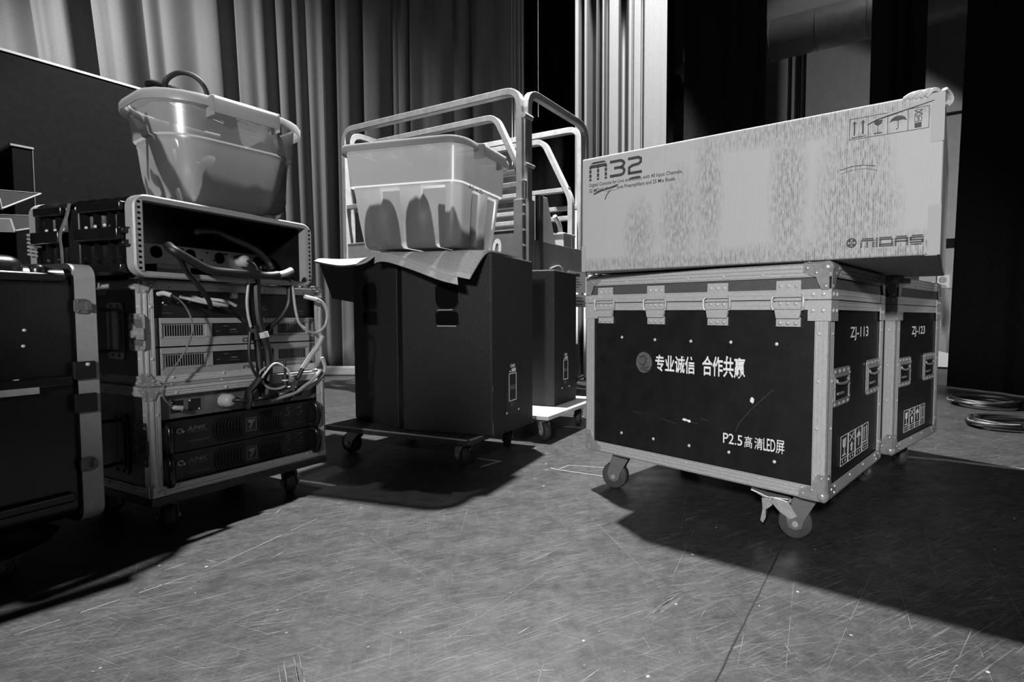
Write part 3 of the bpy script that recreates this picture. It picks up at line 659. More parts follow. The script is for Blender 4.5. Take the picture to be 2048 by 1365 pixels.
# dark amplifiers of the lowest rack
for i, (v0, v1) in enumerate(((.114, .207), (.018, .111))):
    lab = ('upper dark amplifier in the lowest rack case, beneath the grey patch panel', 'bottom dark amplifier in the lowest rack case, just above the casters')[i]
    t = local(rackB, 'power_amplifier', lab, 'amplifier', 'dark rack amplifiers', (0, 0, v0)); h = v1-v0-.001; F = FY()
    b = MB(F); b.box((.036, 0, -.33), (.49, h, -.02)); b.build('chassis', 'black', t)
    b = MB(F); b.box((.014, 0, -.02), (.512, h, -.012)); b.build('front_panel', 'black', t, .002)
    for u in (.045, .483):
        g = MB(F); g.tube([(u, h*.06, -.012), (u-.004 if u < .2 else u+.004, h*.12, .012), (u-.006 if u < .2 else u+.006, h*.5, .02), (u-.004 if u < .2 else u+.004, h*.88, .012), (u, h*.94, -.012)], .010, 10, 4); g.build('handle', 'gloss', t, 0, True)
    for a, c in ((.172, .247), (.306, .372)):
        g = MB(F); n = 9
        for k in range(n):
            u = a+(c-a)*k/(n-1); g.tube([(u+.01, h*.08, -.011), (u-.002, h*.28, -.009), (u-.004, h*.5, -.008), (u-.002, h*.72, -.009), (u+.01, h*.92, -.011)], .0018, 6, 3)
        for v in (.18, .5, .82): g.box((a, h*v-.001, -.012), (c, h*v+.001, -.008))
        g.build('fan_grille', 'gloss', t, 0, True)
    g = MB(F); a, c = .262, .292
    g.strip([(a, h*.26), (c, h*.26), (c, h*.72), (a, h*.72)], .0016, -.0118, -.0112, True); g.prism([(a+.004, h*.66), (c-.003, h*.66), (a+.013, h*.36), (a+.006, h*.36), (a+.014, h*.52), (a+.006, h*.56)], -.0118, -.0112); g.strip([(a+.006, h*.31), (c-.006, h*.31)], .0016, -.0118, -.0112); g.build('maker_emblem', 'greyprint', t)
    g = MB(F); g.text('AP4K', .094, h*.62, .148, h*.78, -.0112, .015, .25); g.strip([(.094, h*.58), (.15, h*.58)], .001, -.0118, -.0112); g.strip([(.09, h*.30), (.155, h*.30)], .001, -.0118, -.0112); g.strip([(.09, h*.27), (.155, h*.27)], .001, -.0118, -.0112); g.strip([(.062, h*.52), (.088, h*.52)], .001, -.0118, -.0112)
    for v in (.88, .6, .3):
        g.strip([(.39, h*v), (.405, h*v)], .0012, -.0118, -.0112); g.strip([(.43, h*v-.004), (.446, h*v-.004)], .0012, -.0118, -.0112)
    for u, v in ((.395, .8), (.44, .84), (.40, .7), (.445, .66)): g.strip([(u, h*v-.004), (u+.006, h*v+.004)], .0015, -.0118, -.0112)
    g.text('0', .073, h*.2, .079, h*.28, -.0112); g.build('panel_marking', 'greyprint', t)
    g = MB(F); g.lathe((.075, h*.68, -.012), (0, 0, 1), [(0, .009), (.003, .009), (.003, .006)], 8); g.cyl((.075, h*.68, -.009), (.079, h*.66, .004), .004, 10); g.build('power_switch', 'steel', t, 0, True)

# moulded rack cases (top of the stack, and the big one in the left foreground)
def moulded_rack(name, label, loc, yaw, W, D, H, sk=.03, rear=True, rings=True):
    t = thing(name, label, 'rack case', loc, yaw, None)
    R = .034; T = .010
    def sec(y, e): return [(p[0], y, p[1]) for p in rrect(-e, -e, W+e, H+e, R)]
    def hollow(ys):
        b = MB(); o = [sec(y, e) for y, e in ys]; i = [sec(y, -T) for y, e in ys][::-1]
        b.loft(o+i+[o[0]], False, False); return b
    b = MB(); ins = -.012
    o = [sec(sk, ins), sec(D-sk, ins)]; i_ = [[(p[0], q, p[1]) for p in rrect(.026, .018, W-.026, H-.018, .008)] for q in (D-sk-.02, sk)]
    b.loft(i_+o, True, True)
    sh = b.build('moulded_body', 'gloss', t, 0, True)
    bk = MB(); bk.box((.02, D-sk-.006, .015), (W-.02, D-sk, H-.015)); bk.build('back_panel', 'void', t)
    for nm, y0, y1 in (('front_valance', 0, sk), ('rear_valance', D-sk, D)):
        if nm == 'rear_valance' and not rear: continue
        v = MB(); A = sec(y0, 0); B = sec(y1, 0); A2 = sec(y0, -.004); A0 = [(p[0], y0-.003 if y0 == 0 else y1+.003, p[1]) for p in rrect(.004, .004, W-.004, H-.004, R-.004)]
        inn = [(p[0], y0, p[1]) for p in rrect(.024, .016, W-.024, H-.016, .003)]; inn2 = [(p[0], y1, p[1]) for p in rrect(.024, .016, W-.024, H-.016, .003)]
        if y0 == 0: v.loft([B, A, A0, inn, inn2], False, False)
        else: v.loft([A, B, A0, inn2, inn], False, False)
        v.build(nm, 'alu_pale', t, 0, True)
    return t
TW, TD, TH = .535, .46, .221
rackT = moulded_rack('rack_case', 'top rack case of the left stack, open front with pale metal frame', (-1.291, 1.391, .746), 71.6, TW, TD, TH)
rackT['group'] = GRP
# strakes, pads and fittings on the moulded body
def pad(parent, F, u0, v0, u1, v1, w0, w1, m='gloss', name='moulded_rib', bev=.004):
    b = MB(F); b.box((u0, v0, w0), (u1, v1, w1)); return b.build(name, m, parent, bev, True)
FS = frame((0, TD, 0), (0, -1, 0), (0, 0, 1), (-1, 0, 0))          # left side, u from rear (0) to front (TD)
for (u0, u1) in ((.04, .17), (.24, .425)):
    pad(rackT, FS, u0, .175, u1, .20, -.012, .010); pad(rackT, FS, u0, .096, u1, .13, -.012, .018); pad(rackT, FS, u0, .012, u1, .035, -.012, .012)
pad(rackT, FS, .185, .02, .235, .19, -.012, .002, 'black')
FT = frame((0, 0, TH), (1, 0, 0), (0, 1, 0), (0, 0, 1))
for y in (.06, .10, .16, .21, .26, .33, .38):
    b = MB(); b.loft([[(p[0], q, p[1]) for p in rrect(-e, .03, TW+e, TH+e, .03)] for q, e in ((y-.009, -.013), (y-.006, -.001), (y+.006, -.001), (y+.009, -.013))], False, False); b.build('moulded_ridge', 'gloss', rackT, 0, True)
for (u, v) in ((.435, .122), (.435, .088)):
    b = MB(FS); b.box((u-.008, v-.008, -.002), (u+.014, v+.008, .009)); dome(b, u, v, .006, .004, .009); b.build('latch_lug', 'black', rackT, .001)
b = MB(FS); b.box((.438, .085, 0), (.452, .125, .004)); b.build('latch_keeper', 'steel', rackT, .001)
b = MB(FS)
for k in range(6): b.tube([(.02-.012, .125-.011*k, -.002), (.02, .125-.011*k, .012), (.02+.012, .12-.011*k, -.002)], .004, 6, 3)
b.build('strap_buckle', 'steel', rackT, 0, True)
b = MB(FS); b.box((.012, .088, .001), (.06, .122, .006)); b.build('buckle_plate', 'darksteel', rackT, .001)
b = MB(FS)
for (u, v) in ((.19, .19), (.23, .19), (.17, .135), (.13, .135), (.09, .135), (.27, .135), (.31, .137), (.35, .139), (.19, .02), (.28, .02)): dome(b, u, v, .005, .004, .002)
b.build('rivet', 'rivet', rackT)
b = MB(FS); b.tube([(.205, .205, .006), (.20, .17, .010), (.185, .12, .018), (.175, .08, .012), (.172, .03, .01)], .008, 6, 4, flat=.25); b.build('webbing_strap', 'darksteel', rackT, 0, True)
b = MB(FY())                                                       # punched rack rails
for u in (.0075, TW-.0195): b.box((u+.0035, .016, .0032), (u+.0125, TH-.016, .0042))
for u in (.012, TW-.012):
    for k in range(13): b.cyl((u, .023+k*.0146, .0042), (u, .023+k*.0146, .0046), .0037, 10)
rr_ = b.build('rail_holes', 'void', rackT)
# make the rail plate itself pale: separate piece just beneath the holes
rr_.data.materials.clear(); rr_.data.materials.append(M['void']); rr_.data.materials.append(M['alu_pale'])
for pl in rr_.data.polygons[:12]: pl.material_index = 1
ft = MB()
for x in (.05, TW-.05):
    for y in (.06, TD-.06): ft = MB(); ft.box((x-.02, y-.02, -.0035), (x+.02, y+.02, .02)); ft.build('rubber_foot', 'rubber', rackT)

# power strip inside it
t = local(rackT, 'power_strip', 'silver power strip with black sockets inside the top rack case', 'power strip', None, (0, 0, .0125)); F = FY()
b = MB(F); b.box((.03, .036, -.225), (.505, .104, -.205)); b.build('housing', 'silver', t, .002)
for u in (.08, .17, .266, .356, .487):
    g = MB(F); g.prism([(u+.017*math.cos(k*PI/8+PI/8)*(.9 if k % 4 in (0, 3) else 1), .078+.019*math.sin(k*PI/8+PI/8)) for k in range(16)], -.205, -.2035); g.build('socket', 'void', t)
g = MB(F)
for u, v in ((.30, .066), (.316, .092), (.338, .068), (.372, .094), (.38, .094), (.236, .094), (.243, .094)): g.cyl((u, v, -.205), (u, v, -.204), .003, 8)
g.build('screw_hole', 'void', t)
bx = local(rackT, 'junction_box', 'small pale junction box low inside the top rack case', 'box', None, (0, 0, .0165)); b = MB(F); b.box((.12, .0, -.2), (.212, .032, -.12)); b.build('box', 'silver', bx, .002)
pg = local(rackT, 'mains_plug', 'pale mains plug pushed into the power strip in the top rack case', 'plug', None, (0, 0, .0125))
b = MB(F); b.lathe((.425, .074, -.204), (0, .0, 1), [(0, .021), (.012, .022), (.014, .02), (.02, .021), (.026, .020), (.030, .014), (.036, .006)], 18); b.build('plug_body', 'plug', pg, 0, True)
b = MB(F); b.tube([(.425, .074, -.172), (.43, .07, -.15), (.438, .05, -.14), (.442, .02, -.14)], .0045, 8, 3); b.build('cord', 'cable', pg, 0, True)
pg2 = local(rackB, 'mains_plug', 'large pale mains plug in the grey patch panel of the lowest rack case', 'plug', None, (0, 0, .215))
b = MB(F); b.lathe((.197, .036, -.0115), (.2, 0, 1), [(0, .021), (.02, .021), (.022, .019), (.028, .019), (.034, .014), (.036, .008)], 20); b.build('plug_body', 'plug', pg2, 0, True)
b = MB(F); b.tube([(.205, .036, .02), (.215, .036, .036), (.24, .034, .045), (.27, .034, .045), (.30, .038, .04), (.33, .045, .03)], .006, 8, 3); b.build('cord', 'cable', pg2, 0, True)


# big moulded rack at the left edge: its long side faces us, the pale rear frame is at its far end
FW, FD, FH = .53, .62, .668
fg = moulded_rack('rack_case', 'large black moulded rack case at the far left, in front of the stack', (-2.085, .968, .106), -20, FW, FD, FH, .042)
FF = frame((FW, 0, 0), (0, 1, 0), (0, 0, 1), (1, 0, 0))
pad(fg, FF, .20, .618, .565, .640, -.012, .004, bev=.006); pad(fg, FF, .10, .355, .40, .372, -.012, .002); pad(fg, FF, .40, .358, .57, .385, -.012, .003, bev=.005)
pad(fg, FF, .12, .06, .565, .085, -.012, .004, bev=.006)
b = MB(FF); b.box((.36, .346, -.011), (.505, .362, .0032)); b.build('tape_strip', 'tape', fg)
for v0, v1, m in ((.541, .578, 'darksteel'), (.131, .168, 'darksteel')):
    b = MB(FF); b.prism(rrect(.575, v0, .605, v1, .008), .0, .004); b.box((.596, v0+.008, .004), (.606, v1-.008, .012)); dome(b, .583, v0+.006, .003, .002, .004); dome(b, .583, v1-.006, .003, .002, .004); b.build('hinge_plate', m, fg, .001)
for v0, v1 in ((.372, .418), (.286, .335)):
    b = MB(FF); b.box((.567, v0, .0), (.612, v1, .008)); b.build('latch_cover', 'black', fg, .003)
b = MB(FF); dome(b, .595, .41, .005, .004, .008); dome(b, .49, .50, .004, .003, -.012); dome(b, .487, .462, .004, .003, -.012); b.build('rivet', 'rivet', fg)
b = MB(); b.box((.03, .03, FH-.06), (FW-.006, .50, FH+.010)); b.build('raised_skid', 'gloss', fg, .028, True, seg=5)
b = MB(); b.box((.03, .508, FH-.06), (FW-.010, .540, FH-.006)); b.build('raised_skid', 'gloss', fg, .02, True, seg=4)
b = MB(); b.M = Matrix.Identity(4)
b.loft([[(p[0], p[1], z) for p in rrect(.02+i, .03+i, FW-.02-i, FD-.06-i, .06)] for z, i in ((-.012, .0), (-.035, .012), (-.055, .04))], True, True); b.build('base_tray', 'gloss', fg, 0, True)
for x in (.10, FW-.10):
    for y in (.12, FD-.16): caster(fg, x, y, -.052, .026, .02, 40, -.106, False, 'rubber', 'darksteel', .012)

# ------------------------------------------------------------------ storage totes
def tote(name, label, loc, yaw, a, c, H, ins, ledge, rib, rc=.045, tm='tote'):
    t = thing(name, label, 'storage bin', loc, yaw, 'clear plastic storage bins')
    def rg(z, i, r=.06, rb=0):
        pts = rrect(i, i, a-i, c-i, max(.02, r-i*.3), 6); out = []
        for k, p in enumerate(pts): out.append((p[0], p[1], z))
        if not rb: return out
        return out
    def dense(z, i, r, rb):
        base = rrect(i, i, a-i, c-i, r, 6); out = []; n = len(base)
        for k in range(n):
            p, q = Vector(base[k]), Vector(base[(k+1) % n]); d = (q-p).length
            out.append((p.x, p.y, z))
            if k % 7 == 6:                                            # straight side: sink the rib panels
                nrm = Vector((-(q-p).y, (q-p).x)).normalized(); 
                for f, s in ((.02, 0), (.24, 0), (.26, 1), (.46, 1), (.48, 0), (.70, 0), (.72, 1), (.97, 1), (.98, 0)):
                    w_ = p.lerp(q, f)+nrm*(rb*s); out.append((w_.x, w_.y, z))
        return out
    zl = H*ledge
    lo = [dense(z, i, rc, rb) for z, i, rb in ((.012, ins+.004, 0), (.03, ins, rib*.4), (zl*.5, ins*.72, rib), (zl*.92, ins*.5, rib), (zl-.012, ins*.46, 0), (zl, ins*.44, 0), (zl+.004, ins*.22, 0), (H*.9, ins*.06, 0), (H, 0, 0))]
    bot = dense(0, ins+.016, rc-.005, 0)
    b = MB(); b.loft([bot]+lo, True, False)
    o = b.build('tub', tm, t, 0, True)
    b = MB(); b.loft([[(p[0], p[1], z) for p in rrect(-e, -e, a+e, c+e, rc+.012+e, 6)] for z, e in ((H-.004, -.002), (H, 0), (H, .018), (H-.006, .022), (H-.030, .022), (H-.030, .019), (H-.006, .017), (H-.004, .004))], False, False); b.build('rim', 'tote_rim', t, 0, True)
    for y0, s in ((0, -1), (c, 1)):                                # grip on each short end
        b = MB(); y = lambda q: y0+s*q
        pr = [(.020, H+.001), (.044, H-.002), (.050, H-.012), (.050, H-.052), (.046, H-.052), (.046, H-.014), (.040, H-.008), (.020, H-.006)]
        b.loft([[(x, y(p[0]), p[1]) for p in pr] for x in (a*.27, a*.73)]); 
        for x in (a*.27, a*.73-.004): b.box((x, min(y(.0), y(.05)), H-.06), (x+.004, max(y(.0), y(.05)), H-.004))
        b.build('grip', 'tote_rim', t, .001, True)
    return t
binL = tote('storage_bin', 'clear plastic storage bin with cables, on top of the rack stack', (-1.273, 1.468, .968), 58, .385, .345, .312, .03, .62, .0, .10, 'tote_clear')
binR = tote('storage_bin', 'clear plastic storage bin with dark bags, on carpet over the loudspeakers', (-.638, 2.06, .924), 74, .40, .56, .42, .045, .60, .008)
b = MB(frame((.0, 0, 0), (1, 0, 0), (0, 0, 1), (0, -1, 0))); b.text('AC x 25', .09, .236, .20, .256, -.014, .004, .2); b.build('handwriting', 'ink', binR)

def lump(name, label, loc, yaw, sc, seed, m, parent=None, cat='bag', group=None, spike=.25):
    rnd = random.Random(seed); b = MB(); n, k = 26, 14; rings = []
    ph = [(rnd.uniform(0, 6.3), rnd.randint(2, 6), rnd.uniform(.3, 1)) for _ in range(6)]
    for j in range(1, k):
        t = PI*j/k; r = []
        for i in range(n):
            f = 2*PI*i/n; d = 1+spike*.05*sum(A*math.sin(q*f+p+t*q*.7) for p, q, A in ph)/2
            x, y, z = math.sin(t)*math.cos(f), math.sin(t)*math.sin(f), -math.cos(t)
            q_ = math.sin(t); x, y = math.cos(f), math.sin(f); x = math.copysign(abs(x)**.45, x); y = math.copysign(abs(y)**.45, y); q_ = min(1, q_**.35*1.02); x *= q_; y *= q_
            if z > 0: z *= 1+spike*.6*sum(A*math.sin(q*f+p) for p, q, A in ph[:3])/2
            else: z = -abs(z)**.5 if z < -.0 else z
            r.append((x*d*sc[0], y*d*sc[1], sc[2]*(1+z)))
        rings.append(r)
    b.loft(rings); o = b.build(name, m, None, 0, True); o.location = loc; o.rotation_euler.z = math.radians(yaw)
    return tag(o, label, cat, group)
def inbin(bn, x, y, z):
    return Matrix.Translation(bn.location) @ Matrix.Rotation(bn.rotation_euler.z, 4, 'Z') @ Vector((x, y, z))
M['bag'] = mat('dark_bag_cloth', .007, .8, 0, .4, 14, .3, 60)
lump('dark_bag', 'rounded dark bag in the left half of the bin over the loudspeakers', inbin(binR, .18, .40, .006), 74, (.128, .09, .198), 3, 'bag')
lump('dark_bag', 'tall peaked dark bag in the middle of the bin over the loudspeakers', inbin(binR, .18, .225, .006), 74, (.128, .066, .205), 11, 'bag', spike=.4)
lump('dark_bag', 'low peaked dark bag in the right end of the bin over the loudspeakers', inbin(binR, .18, .098, .006), 74, (.128, .042, .175), 5, 'bag', spike=.7)
lump('dark_bag', 'dark cloth bundle in the right end of the bin on the rack stack', inbin(binL, .245, .20, .004), 58, (.085, .10, .09), 9, 'bag', spike=.7)
lump('black_pouch', 'black pouch standing at the right side of the bin on the rack stack', inbin(binL, .245, .056, .004), 58, (.098, .021, .128), 21, 'bag', cat='pouch', spike=.8)
def cable(name, label, pts, r, m='cable', cat='cable', group=None, extra=(), n=8, sub=5, closed=False, flat=1):
    """top-level cable; extra = (part name, polyline, radius, material)"""
    o = Vector(pts[0]); b = MB(); b.tube([Vector(p)-o for p in pts], r, n, sub, closed, flat=flat)
    c = b.build(name, m, None, 0, True); c.location = o; tag(c, label, cat, group)
    for nm, pp, rr, mm in extra:
        k = MB(); k.tube([Vector(p)-o for p in pp], rr, n, 3); k.build(nm, mm, c, 0, True)
    return c
# coiled cables in the left bin, two loops standing up above its rim
rnd = random.Random(4)
pts = []
for k in range(40):
    a = k*2*PI/10; rr = .125+.010*math.sin(k*1.7); pts.append(inbin(binL, .175+rr*math.cos(a), .215+rr*math.sin(a), .315+.045*math.cos(a-2.4)+.0009*k))
cable('black_cable', 'black cable coiled in the top of the bin on the rack stack', pts, .0085, 'cable', extra=())
pts = [inbin(binL, *p) for p in ((.09, .20, .26), (.065, .165, .32), (.055, .137, .365), (.075, .125, .395), (.10, .115, .404), (.125, .102, .392), (.142, .095, .36), (.15, .10, .30), (.14, .13, .25))]
cable('black_cable', 'black cable looping up over the rim of the bin on the rack stack', pts, .007, 'cable')
for k, (x0, x1) in enumerate(((.10, .30), (.20, .05), (.05, .14))):
    pts = [inbin(binL, .085+.012*k, .15+.045*k+.03*math.sin(i*.8+k), .02+.24*i/9) + Vector((0, 0, .01*math.sin(i*2+k))) for i in range(10)]
    cable('black_cable', ('black cable rising along the near corner of the bin on the rack stack', 'black cable rising in the middle of the bin on the rack stack', 'black cable rising at the back left of the bin on the rack stack')[k], pts, .009, 'cable')

# ------------------------------------------------------------------ cables over the rack fronts
cable('thin_cable', 'thin pale-and-black cable running down from the connector panel to the patch panel', [(-1.304,1.512,.702),(-1.296,1.528,.692),(-1.288,1.547,.666),(-1.282,1.558,.629),(-1.282,1.56,.596),(-1.287,1.548,.555),(-1.297,1.527,.51),(-1.308,1.502,.468),(-1.314,1.49,.432),(-1.314,1.49,.408),(-1.309,1.501,.387),(-1.303,1.514,.373)], .0026, 'darksteel',
      extra=[('plug', [(-1.335, 1.51, .703), (-1.318, 1.508, .706), (-1.302, 1.514, .700)], .007, 'plug'), ('plug', [(-1.318, 1.531, .372), (-1.303, 1.514, .373), (-1.292, 1.527, .37)], .007, 'plug')])
for i, (pts, lab) in enumerate((([(-1.322,1.565,.699),(-1.286,1.597,.684),(-1.264,1.646,.673),(-1.246,1.685,.644),(-1.234,1.711,.615),(-1.227,1.725,.592)], 'lowest of three pale-booted cables curving across the connector panel'),
        ([(-1.307,1.59,.700),(-1.269,1.623,.681),(-1.251,1.661,.673),(-1.237,1.691,.653),(-1.228,1.712,.62),(-1.222,1.726,.589)], 'middle of three pale-booted cables curving across the connector panel'),
        ([(-1.295,1.622,.694),(-1.251,1.651,.687),(-1.238,1.679,.673),(-1.228,1.7,.651),(-1.22,1.716,.615),(-1.216,1.726,.589)], 'uppermost of three pale-booted cables curving across the connector panel'))):
    cable('signal_cable', lab, pts, .0036, 'cable', group='pale-booted signal cables', extra=[('pale_boot', pts[:3], .0052, 'plug')])
cable('multicore_cable', 'thick black cable trunk with a pale end lying along the top rack opening', [(-1.265,1.468,.836),(-1.24,1.455,.822),(-1.225,1.483,.803),(-1.213,1.514,.784),(-1.204,1.545,.774),(-1.192,1.592,.773),(-1.172,1.654,.774),(-1.154,1.708,.772),(-1.142,1.743,.778)], .0125, 'cable', n=10,
      extra=[('pale_end', [(-1.147,1.727,.775), (-1.140,1.75,.779), (-1.133,1.77,.786), (-1.126,1.79,.797)], .0105, 'tape')])
cable('webbing_strap', 'black strap slanting from the top rack down over the connector panel', [(-1.255,1.475,.815),(-1.241,1.479,.799),(-1.234,1.49,.765),(-1.226,1.514,.734),(-1.224,1.549,.692),(-1.224,1.56,.662)], .014, 'cable', 'strap', flat=.35)
cable('black_cable', 'black cable arching inside the top rack case', [(-1.31,1.62,.90),(-1.30,1.68,.91),(-1.28,1.741,.89),(-1.259,1.804,.867),(-1.242,1.845,.829),(-1.225,1.845,.800)], .010, 'cable')
B1 = [(-1.205,1.701,.760),(-1.206,1.699,.693),(-1.205,1.702,.628),(-1.201,1.71,.583),(-1.197,1.719,.53),(-1.196,1.722,.463),(-1.195,1.723,.405),(-1.193,1.728,.376)]
cable('cable_bundle', 'left black cable bundle hanging down the front of the silver amplifiers', B1, .011, 'cable', 'cable bundle', 'black bundles hanging from the trunk', extra=[('connector_block', [(-1.203,1.706,.612), (-1.199,1.714,.565)], .020, 'cable')])
cable('cable_bundle', 'right black cable bundle with a pale tape ring, hanging over the silver amplifiers', [(-1.191,1.708,.760),(-1.191,1.709,.694),(-1.189,1.713,.628),(-1.183,1.722,.576),(-1.178,1.734,.529),(-1.177,1.737,.462),(-1.179,1.731,.396),(-1.18,1.73,.362)], .012, 'cable', 'cable bundle', 'black bundles hanging from the trunk',
      extra=[('tape_ring', [(-1.1845,1.720,.588), (-1.182,1.7235,.570)], .0165, 'tape')])
cable('pale_cable', 'pale cable hanging from the trunk across the connector panel', [(-1.196,1.674,.778),(-1.194,1.678,.756),(-1.197,1.672,.692),(-1.196,1.674,.645),(-1.193,1.681,.605)], .004, 'cablew')
cable('black_cable', 'black cable bowing from the trunk end down to the hanging bundles', [(-1.155,1.818,.770),(-1.156,1.821,.714),(-1.160,1.817,.676),(-1.171,1.795,.635),(-1.187,1.764,.603),(-1.198,1.74,.582)], .008, 'cable')
cable('pale_cable', 'pale cable making a big U loop at the right of the silver amplifiers', [(-1.149,1.824,.766),(-1.146,1.829,.715),(-1.144,1.833,.671),(-1.139,1.844,.619),(-1.126,1.872,.588),(-1.111,1.906,.58),(-1.098,1.933,.605),(-1.094,1.941,.645),(-1.099,1.931,.682),(-1.107,1.914,.699),(-1.13,1.893,.706)], .0045, 'cablew', extra=[('plug', [(-1.145,1.89,.710), (-1.128,1.893,.706), (-1.110,1.907,.700)], .0075, 'plug')])
cable('pale_cable', 'larger pale cable ring hanging below the bundles', [(-1.176,1.741,.478),(-1.189,1.712,.456),(-1.19,1.71,.431),(-1.183,1.725,.41),(-1.168,1.757,.395),(-1.154,1.788,.405),(-1.149,1.8,.434),(-1.155,1.786,.465),(-1.167,1.759,.481)], .0035, 'cablew', closed=True)
cable('pale_cable', 'smaller pale cable ring hanging in front of the larger ring', [(-1.171,1.715,.456),(-1.177,1.703,.432),(-1.168,1.722,.403),(-1.152,1.758,.397),(-1.14,1.783,.416),(-1.14,1.782,.449),(-1.149,1.764,.473),(-1.16,1.739,.482)], .0035, 'cablew', closed=True)
cable('black_cable', 'black cable snaking from the connector block under the pale rings', [(-1.194,1.678,.59),(-1.196,1.674,.533),(-1.194,1.678,.484),(-1.186,1.695,.442),(-1.173,1.723,.405),(-1.156,1.759,.392),(-1.142,1.79,.396)], .0045, 'cable')
wb = [(-1.103,1.923,.568),(-1.109,1.909,.536),(-1.122,1.882,.498),(-1.135,1.852,.453),(-1.146,1.83,.413),(-1.159,1.802,.385),(-1.173,1.771,.373),(-1.18,1.756,.371)]
cable('taped_cable', 'taped cable slanting down from the right edge of the silver amplifiers', wb, .007, 'cable', extra=[('pale_tape', wb[:4], .0085, 'tape'), ('pale_tape', wb[4:7], .0078, 'cablew')])
cable('pale_cable', 'pale cable dropping at the right edge of the stack to the patch panel', [(-1.11,1.931,.488),(-1.106,1.941,.45),(-1.11,1.931,.423),(-1.127,1.895,.398),(-1.146,1.852,.375),(-1.169,1.804,.362),(-1.187,1.765,.361)], .006, 'cablew')
cable('pale_cable', 'lowest pale cable slanting across the patch panel', [(-1.108,1.912,.44),(-1.118,1.89,.413),(-1.132,1.859,.392),(-1.148,1.826,.371),(-1.168,1.782,.362),(-1.184,1.748,.356)], .006, 'cablew')
cable('jack_plug', 'black and silver jack plug hanging beside the pale cable rings', [(-1.146,1.772,.49), (-1.146,1.772,.46), (-1.146,1.773,.43)], .004, 'cable', 'plug', extra=[('plug_body', [(-1.146,1.773,.44), (-1.146,1.773,.405)], .009, 'cable'), ('plug_band', [(-1.146,1.773,.425), (-1.146,1.773,.420)], .0098, 'rivet')])
cable('black_cable', 'wide black cable drooping across the grey patch panel', [(-1.18,1.70,.44),(-1.19,1.69,.42),(-1.205,1.68,.395),(-1.20,1.67,.37),(-1.203,1.665,.345)], .026, 'cable', 'cable', flat=.35)

# ------------------------------------------------------------------ loudspeakers on dollies
def speaker(label, loc, foot, H, faces, grp='black trapezoid loudspeakers on dollies'):
    """foot = plan polygon, near corner first, then the rear-panel corner, back, left corner (local metres)"""
    t = thing('loudspeaker', label, 'loudspeaker', loc, 0, grp)
    b = MB(); b.prism(foot, 0, H); b.build('cabinet', 'carpet_box', t, .008, seg=3)
    return t
def vec(p): return Vector((p[0], p[1], 0))
def wallframe(p, q, z=0):                                         # frame on the wall from plan point p to q, seen from outside (p left, q right)
    p, q = vec(p), vec(q); u = (q-p).normalized(); n = Vector((u.y, -u.x, 0)); return frame((p.x, p.y, z), u, (0, 0, 1), n)
def handle_cups(t, F, u0, u1, v0, vm0, vm1, v1, lips=True):
    """upper deep recess and lower grip slot of a bar handle"""
    b = MB(F)
    for a, c in ((v0, vm0), (vm1, v1)): b.prism(rrect(u0, a, u1, c, (c-a)*.34), -.002, .0012)
    o = b.build('handle_cup', 'void', t)
    b = MB(F)
    for a, c in ((v0, vm0), (vm1, v1)): b.strip(rrect(u0, a, u1, c, (c-a)*.34), .005, 0, .004, True)
    b.build('cup_rim', 'black', o, .001)
    if not lips: return
    b = MB(F); b.strip([(u0+.012, v0+.002), (u1-.012, v0+.002)], .005, .001, .006); b.strip([(u0+.014, vm1-.004), (u1-.03, vm1-.002)], .004, .001, .005); b.build('lip_highlight', 'alu_pale', o)  # pale strips painting the highlights along the cups' bottom edges
H1 = .764
A0 = (-.535, 2.149)
footR = [(0, 0), (.105, .372), (-.29, .50), (-.424, .122)]
spR = speaker('black loudspeaker with a rear label plate, right of two on the front dolly', (A0[0], A0[1], .141), footR, H1, None)
Fm = wallframe(footR[3], footR[0]); Fr = wallframe(footR[0], footR[1])
handle_cups(spR, Fm, .172, .289, .457, .523, .530, .644)
def plate(t, F, u, v0, v1, wd, txt):
    b = MB(F); b.box((u-wd*.9, v0-.03, .0002), (u+wd*.9, v1+.03, .0012)); o = b.build('input_panel', 'black', t)
    b = MB(F); h = v1-v0
    b.strip([(u-wd/2, v0+h*.16), (u+wd/2, v0+h*.16), (u+wd/2, v1-h*.14), (u-wd/2, v1-h*.14)], .004, .0013, .0018, True)
    b.text(txt, u-wd*.32, v1+.002, u+wd*.32, v1+.018, .0018, .02); b.box((u-wd*.15, v1-h*.10, .0013), (u+wd*.45, v1-h*.01, .0018)); b.box((u-wd*.45, v1-h*.10, .0013), (u-wd*.28, v1-h*.06, .0018)); b.build('label_plate', 'paint_white', o)
    b = MB(F); b.box((u-wd*.4, v0+h*.44, .0013), (u+wd*.4, v0+h*.56, .0018))
    for k in range(5): b.strip([(u-wd*.35, v0+h*(.01+.025*k)), (u+wd*random.uniform(.1, .38), v0+h*(.012+.025*k))], .0025, .0013, .0018)
    b.build('label_print', 'greyprint', o)
    b = MB(F)
    for k in (-.85, .85): dome(b, u+wd*k, v0-.022, .005, .004, .001)
    b.build('panel_screw', 'rivet', o)
plate(spR, Fr, .176, .10, .272, .066, 'KM8')
b = MB(Fr); b.prism([(.0, .02), (.006, .0), (.008, .05), (.003, .06)], .0002, .002); b.prism([(.0, .19), (.006, .185), (.005, .215)], .0002, .002); b.build('worn_corner', 'greyprint', spR)
footL = [(-.449, .140), (-.40, .52), (-.62, .62), (-.765, .382)]
spL = speaker('black loudspeaker turned edge-on, left of two on the front dolly', (A0[0], A0[1], .141), footL, H1, None)
handle_cups(spL, wallframe(footL[3], footL[0]), .10, .235, .457, .523, .530, .655, False)
foot2 = [(0, 0), (.098, .268), (-.27, .40), (-.37, .13)]
